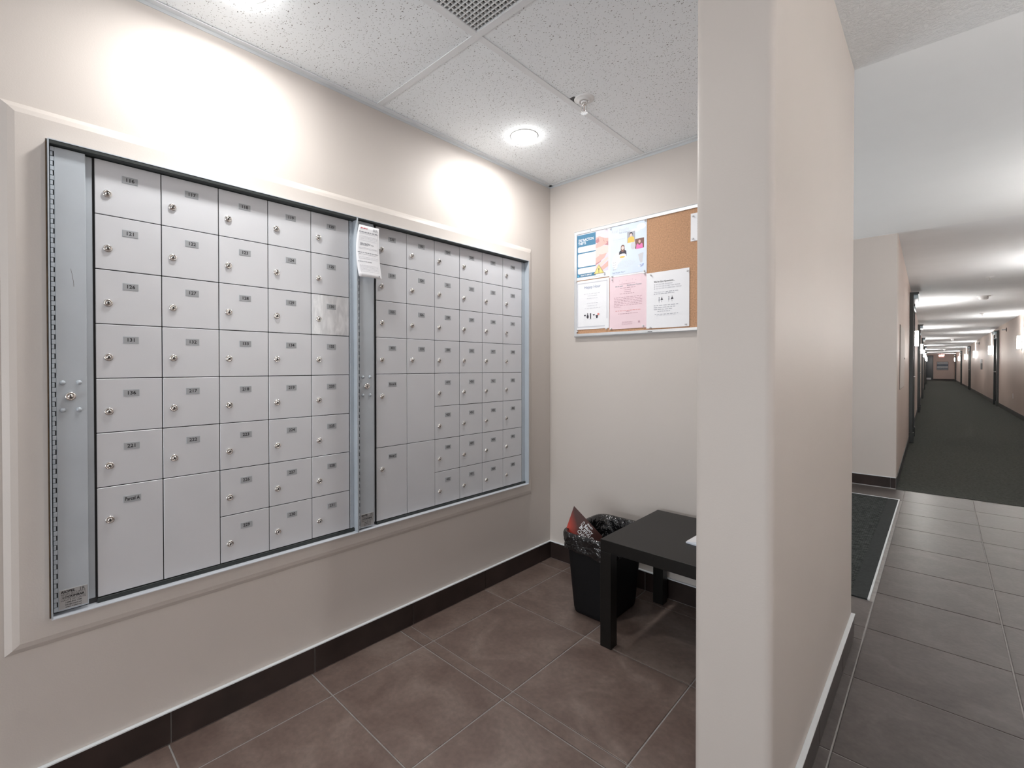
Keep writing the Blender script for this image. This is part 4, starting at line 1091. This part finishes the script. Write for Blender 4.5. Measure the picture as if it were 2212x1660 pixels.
lab_r = ['nearest dark framed door visible on the right corridor wall', 'second dark framed door on the right corridor wall', 'third dark framed door on the right corridor wall', 'farthest dark framed door on the right corridor wall']
for y, lb in zip([18.2, 31.0, 39.5, 48.5], lab_r): door_unit(nd, y, 'R', lb); nd += 1

def sconce(y, side, label):
    root = cobj('wall_sconce', y, side, 1.54, label, 'wall lamp', 'box sconces along the corridor walls')
    MB().box(.0005, -.055, -.015, .012, .055, .325, M_bulbmetal, b=.002).build('back_plate', root)
    MB().box(.014, -.036, .02, .072, .036, .30, M_sconce, b=.006).build('diffuser', root)
    MB().box(.012, -.040, .013, .075, .040, .019, M_bulbmetal, b=.001).build('bottom_cap', root)
    area('lamp', (.050, 0, .315), .09, LP['sconce_up'], aim=(.15, 0, 1), color=(1, .985, .96), shape='SQUARE', parent=root)
ordn = ['nearest', 'second', 'third', 'fourth', 'fifth', 'sixth', 'farthest']
for k, y in enumerate([9.6, 16.6, 23.6, 30.8, 38.0, 45.2]): sconce(y, 'L', ('%s glowing white box sconce on the left corridor wall' % (ordn[k] if k < 5 else 'farthest')))
for k, y in enumerate([13.1, 20.0, 27.4, 34.6, 42.6, 49.3]): sconce(y, 'R', ('%s glowing white box sconce seen on the right corridor wall' % (ordn[k] if k < 5 else 'farthest')))
sconce(5.9, 'R', 'glowing wall sconce on the right corridor wall just outside the frame')
sconce(2.5, 'R', 'glowing wall sconce on the right hallway wall opposite the entrance mat, outside the frame')
sconce(-.7, 'R', 'glowing wall sconce on the right hallway wall opposite the partition, outside the frame')

# flush access panel on the left wall
r = cobj('access_panel', 4.62, 'L', .93, 'flush painted access panel near the mouth of the corridor', 'panel')
MB().box(.0003, -.50, 0, .004, .50, .68, M_scratch).build('shadow_gap', r)
MB().box(.001, -.49, .008, .010, .49, .672, M_wall, b=.001).build('panel_door', r)
mb = MB(); mb.lathe([(.012, .010), (.012, .014), (.002, .015)], M_chrome, origin=(0, .44, .34), axis='x', n=12, cap1=True); mb.build('latch', r)

# corridor ceiling devices
def detector(x, y, label):
    root = thing('smoke_detector', (x, y, CH(y)), label, 'smoke detector', group='smoke detectors on the corridor ceiling')
    MB().lathe([(.085, 0.0), (.085, -.012), (.070, -.016)], M_bulbmetal, n=28, cap1=True).build('base', root)
    MB().lathe([(.062, -.016), (.060, -.045), (.045, -.060), (.015, -.066), (.001, -.066)], M_bulbmetal, n=28, cap1=True).build('cover', root)
    return root
detector(2.26, 9.3, 'nearest white smoke detector on the corridor ceiling')
detector(2.10, 24.5, 'middle white smoke detector on the corridor ceiling')
detector(1.93, 38.5, 'farthest white smoke detector on the corridor ceiling')
def csprinkler(x, y, label):
    root = thing('corridor_sprinkler', (x, y, CH(y)), label, 'sprinkler', group='pendant sprinklers on the corridor ceiling')
    MB().lathe([(.04, 0), (.038, -.006), (.014, -.012)], M_bulbmetal, n=20, cap1=True).build('escutcheon', root)
    MB().lathe([(.008, -.012), (.008, -.04), (.018, -.042), (.018, -.044)], M_chrome, n=14, cap1=True).build('head', root)
csprinkler(2.22, 7.1, 'nearest small sprinkler on the corridor ceiling'); csprinkler(2.39, 12.6, 'second small sprinkler on the corridor ceiling')
# side-wall sprinklers on the right wall
for y, z, lb in ((15.9, 2.14, 'nearest sidewall sprinkler high on the right corridor wall'), (25.2, 2.12, 'farther sidewall sprinkler high on the right corridor wall')):
    r = cobj('sidewall_sprinkler', y, 'R', z, lb, 'sprinkler', 'sidewall sprinklers')
    MB().lathe([(.055, 0.001), (.052, .010), (.020, .018)], M_scratch, axis='x', n=20, cap1=True).build('escutcheon', r)
    mb = MB(); mb.lathe([(.012, .018), (.012, .085)], M_frame, axis='x', n=12, cap1=True); mb.box(.085, -.030, -.02, .090, .030, .006, M_frame); mb.build('head', r)
# narrow wall unit with a bright cap, farther down the right wall
r = cobj('wall_thermostat_strip', 23.6, 'R', 1.05, 'slim wall unit with a bright top between sconces on the right corridor wall', 'wall unit')
MB().box(.0005, -.05, 0, .05, .05, .24, M_transom, b=.004).build('body', r)
MB().box(.0005, -.05, .245, .06, .05, .40, M_caulk, b=.004).build('cover', r)
r = cobj('wall_outlet', 14.5, 'R', .40, 'white wall outlet low on the right corridor wall', 'outlet')
MB().box(.0005, -.035, 0, .006, .035, .115, M_bulbmetal, b=.001).build('cover_plate', r)
MB().box(.006, -.017, .015, .0075, .017, .100, M_white, b=.0005).box(.0073, -.008, .03, .0078, -.004, .045, M_key).box(.0073, .004, .03, .0078, .008, .045, M_key).build('socket', r)

# end wall: dark door, framed picture, exit sign
ye = YE - .001
r = thing('door_%d' % nd, (XL(YE) + .19, ye, 0), 'dark door at the far end of the corridor', 'door'); r['kind'] = 'structure'; del r['category']
MB().box(-.19, -.012, .005, .19, 0, 2.05, M_slab, b=.002).build('door_slab', r)
MB().box(.19, -.03, .005, .25, 0, 2.10, M_darkframe, b=.002).build('jamb', r); MB().box(-.19, -.03, 2.05, .19, 0, 2.10, M_darkframe, b=.002).build('jamb', r)
MB().box(-.17, -.018, .05, .12, -.0125, .20, M_caulk, b=.001).build('kick_plate', r)
pic = thing('framed_picture', (1.86, ye, .86), 'wide landscape picture in grey and blue stripes on the corridor end wall', 'picture')
MB().box(-.35, -.030, 0, .35, 0, .70, M_darkframe, b=.003).build('frame', pic)
mb = MB(); cols = [((0.42, 0.47, 0.50), .16), ((0.30, 0.35, 0.40), .06), ((0.07, 0.10, 0.14), .10), ((0.35, 0.42, 0.46), .12), ((0.50, 0.54, 0.55), .07), ((0.18, 0.23, 0.27), .09), ((0.40, 0.44, 0.44), .05)]
z = .68
for k, (c, h) in enumerate(cols):
    mb.box(-.335, -.034 - .0005 * (k % 2), z - h, .335, -.030, z, mat('picture_band_%d' % k, c, .6, var=.15, vscale=9)); z -= h
mb.build('canvas', pic)
ex = thing('exit_sign', (1.80, 50.0, CH(50) - .26), 'glowing red EXIT sign hanging from the corridor ceiling at the far end', 'exit sign')
MB().box(-.15, -.03, 0, .15, .03, .20, M_exit, b=.004).build('housing', ex)
MB().box(-.02, -.01, .20, .02, .01, .259, M_bulbmetal).build('bracket', ex)
mb = MB(); put_text(mb, 'EXIT', .17, lambda a, b: (a, -.0315, b + .10), M_exitw, bold=.004); mb.build('lettering', ex)
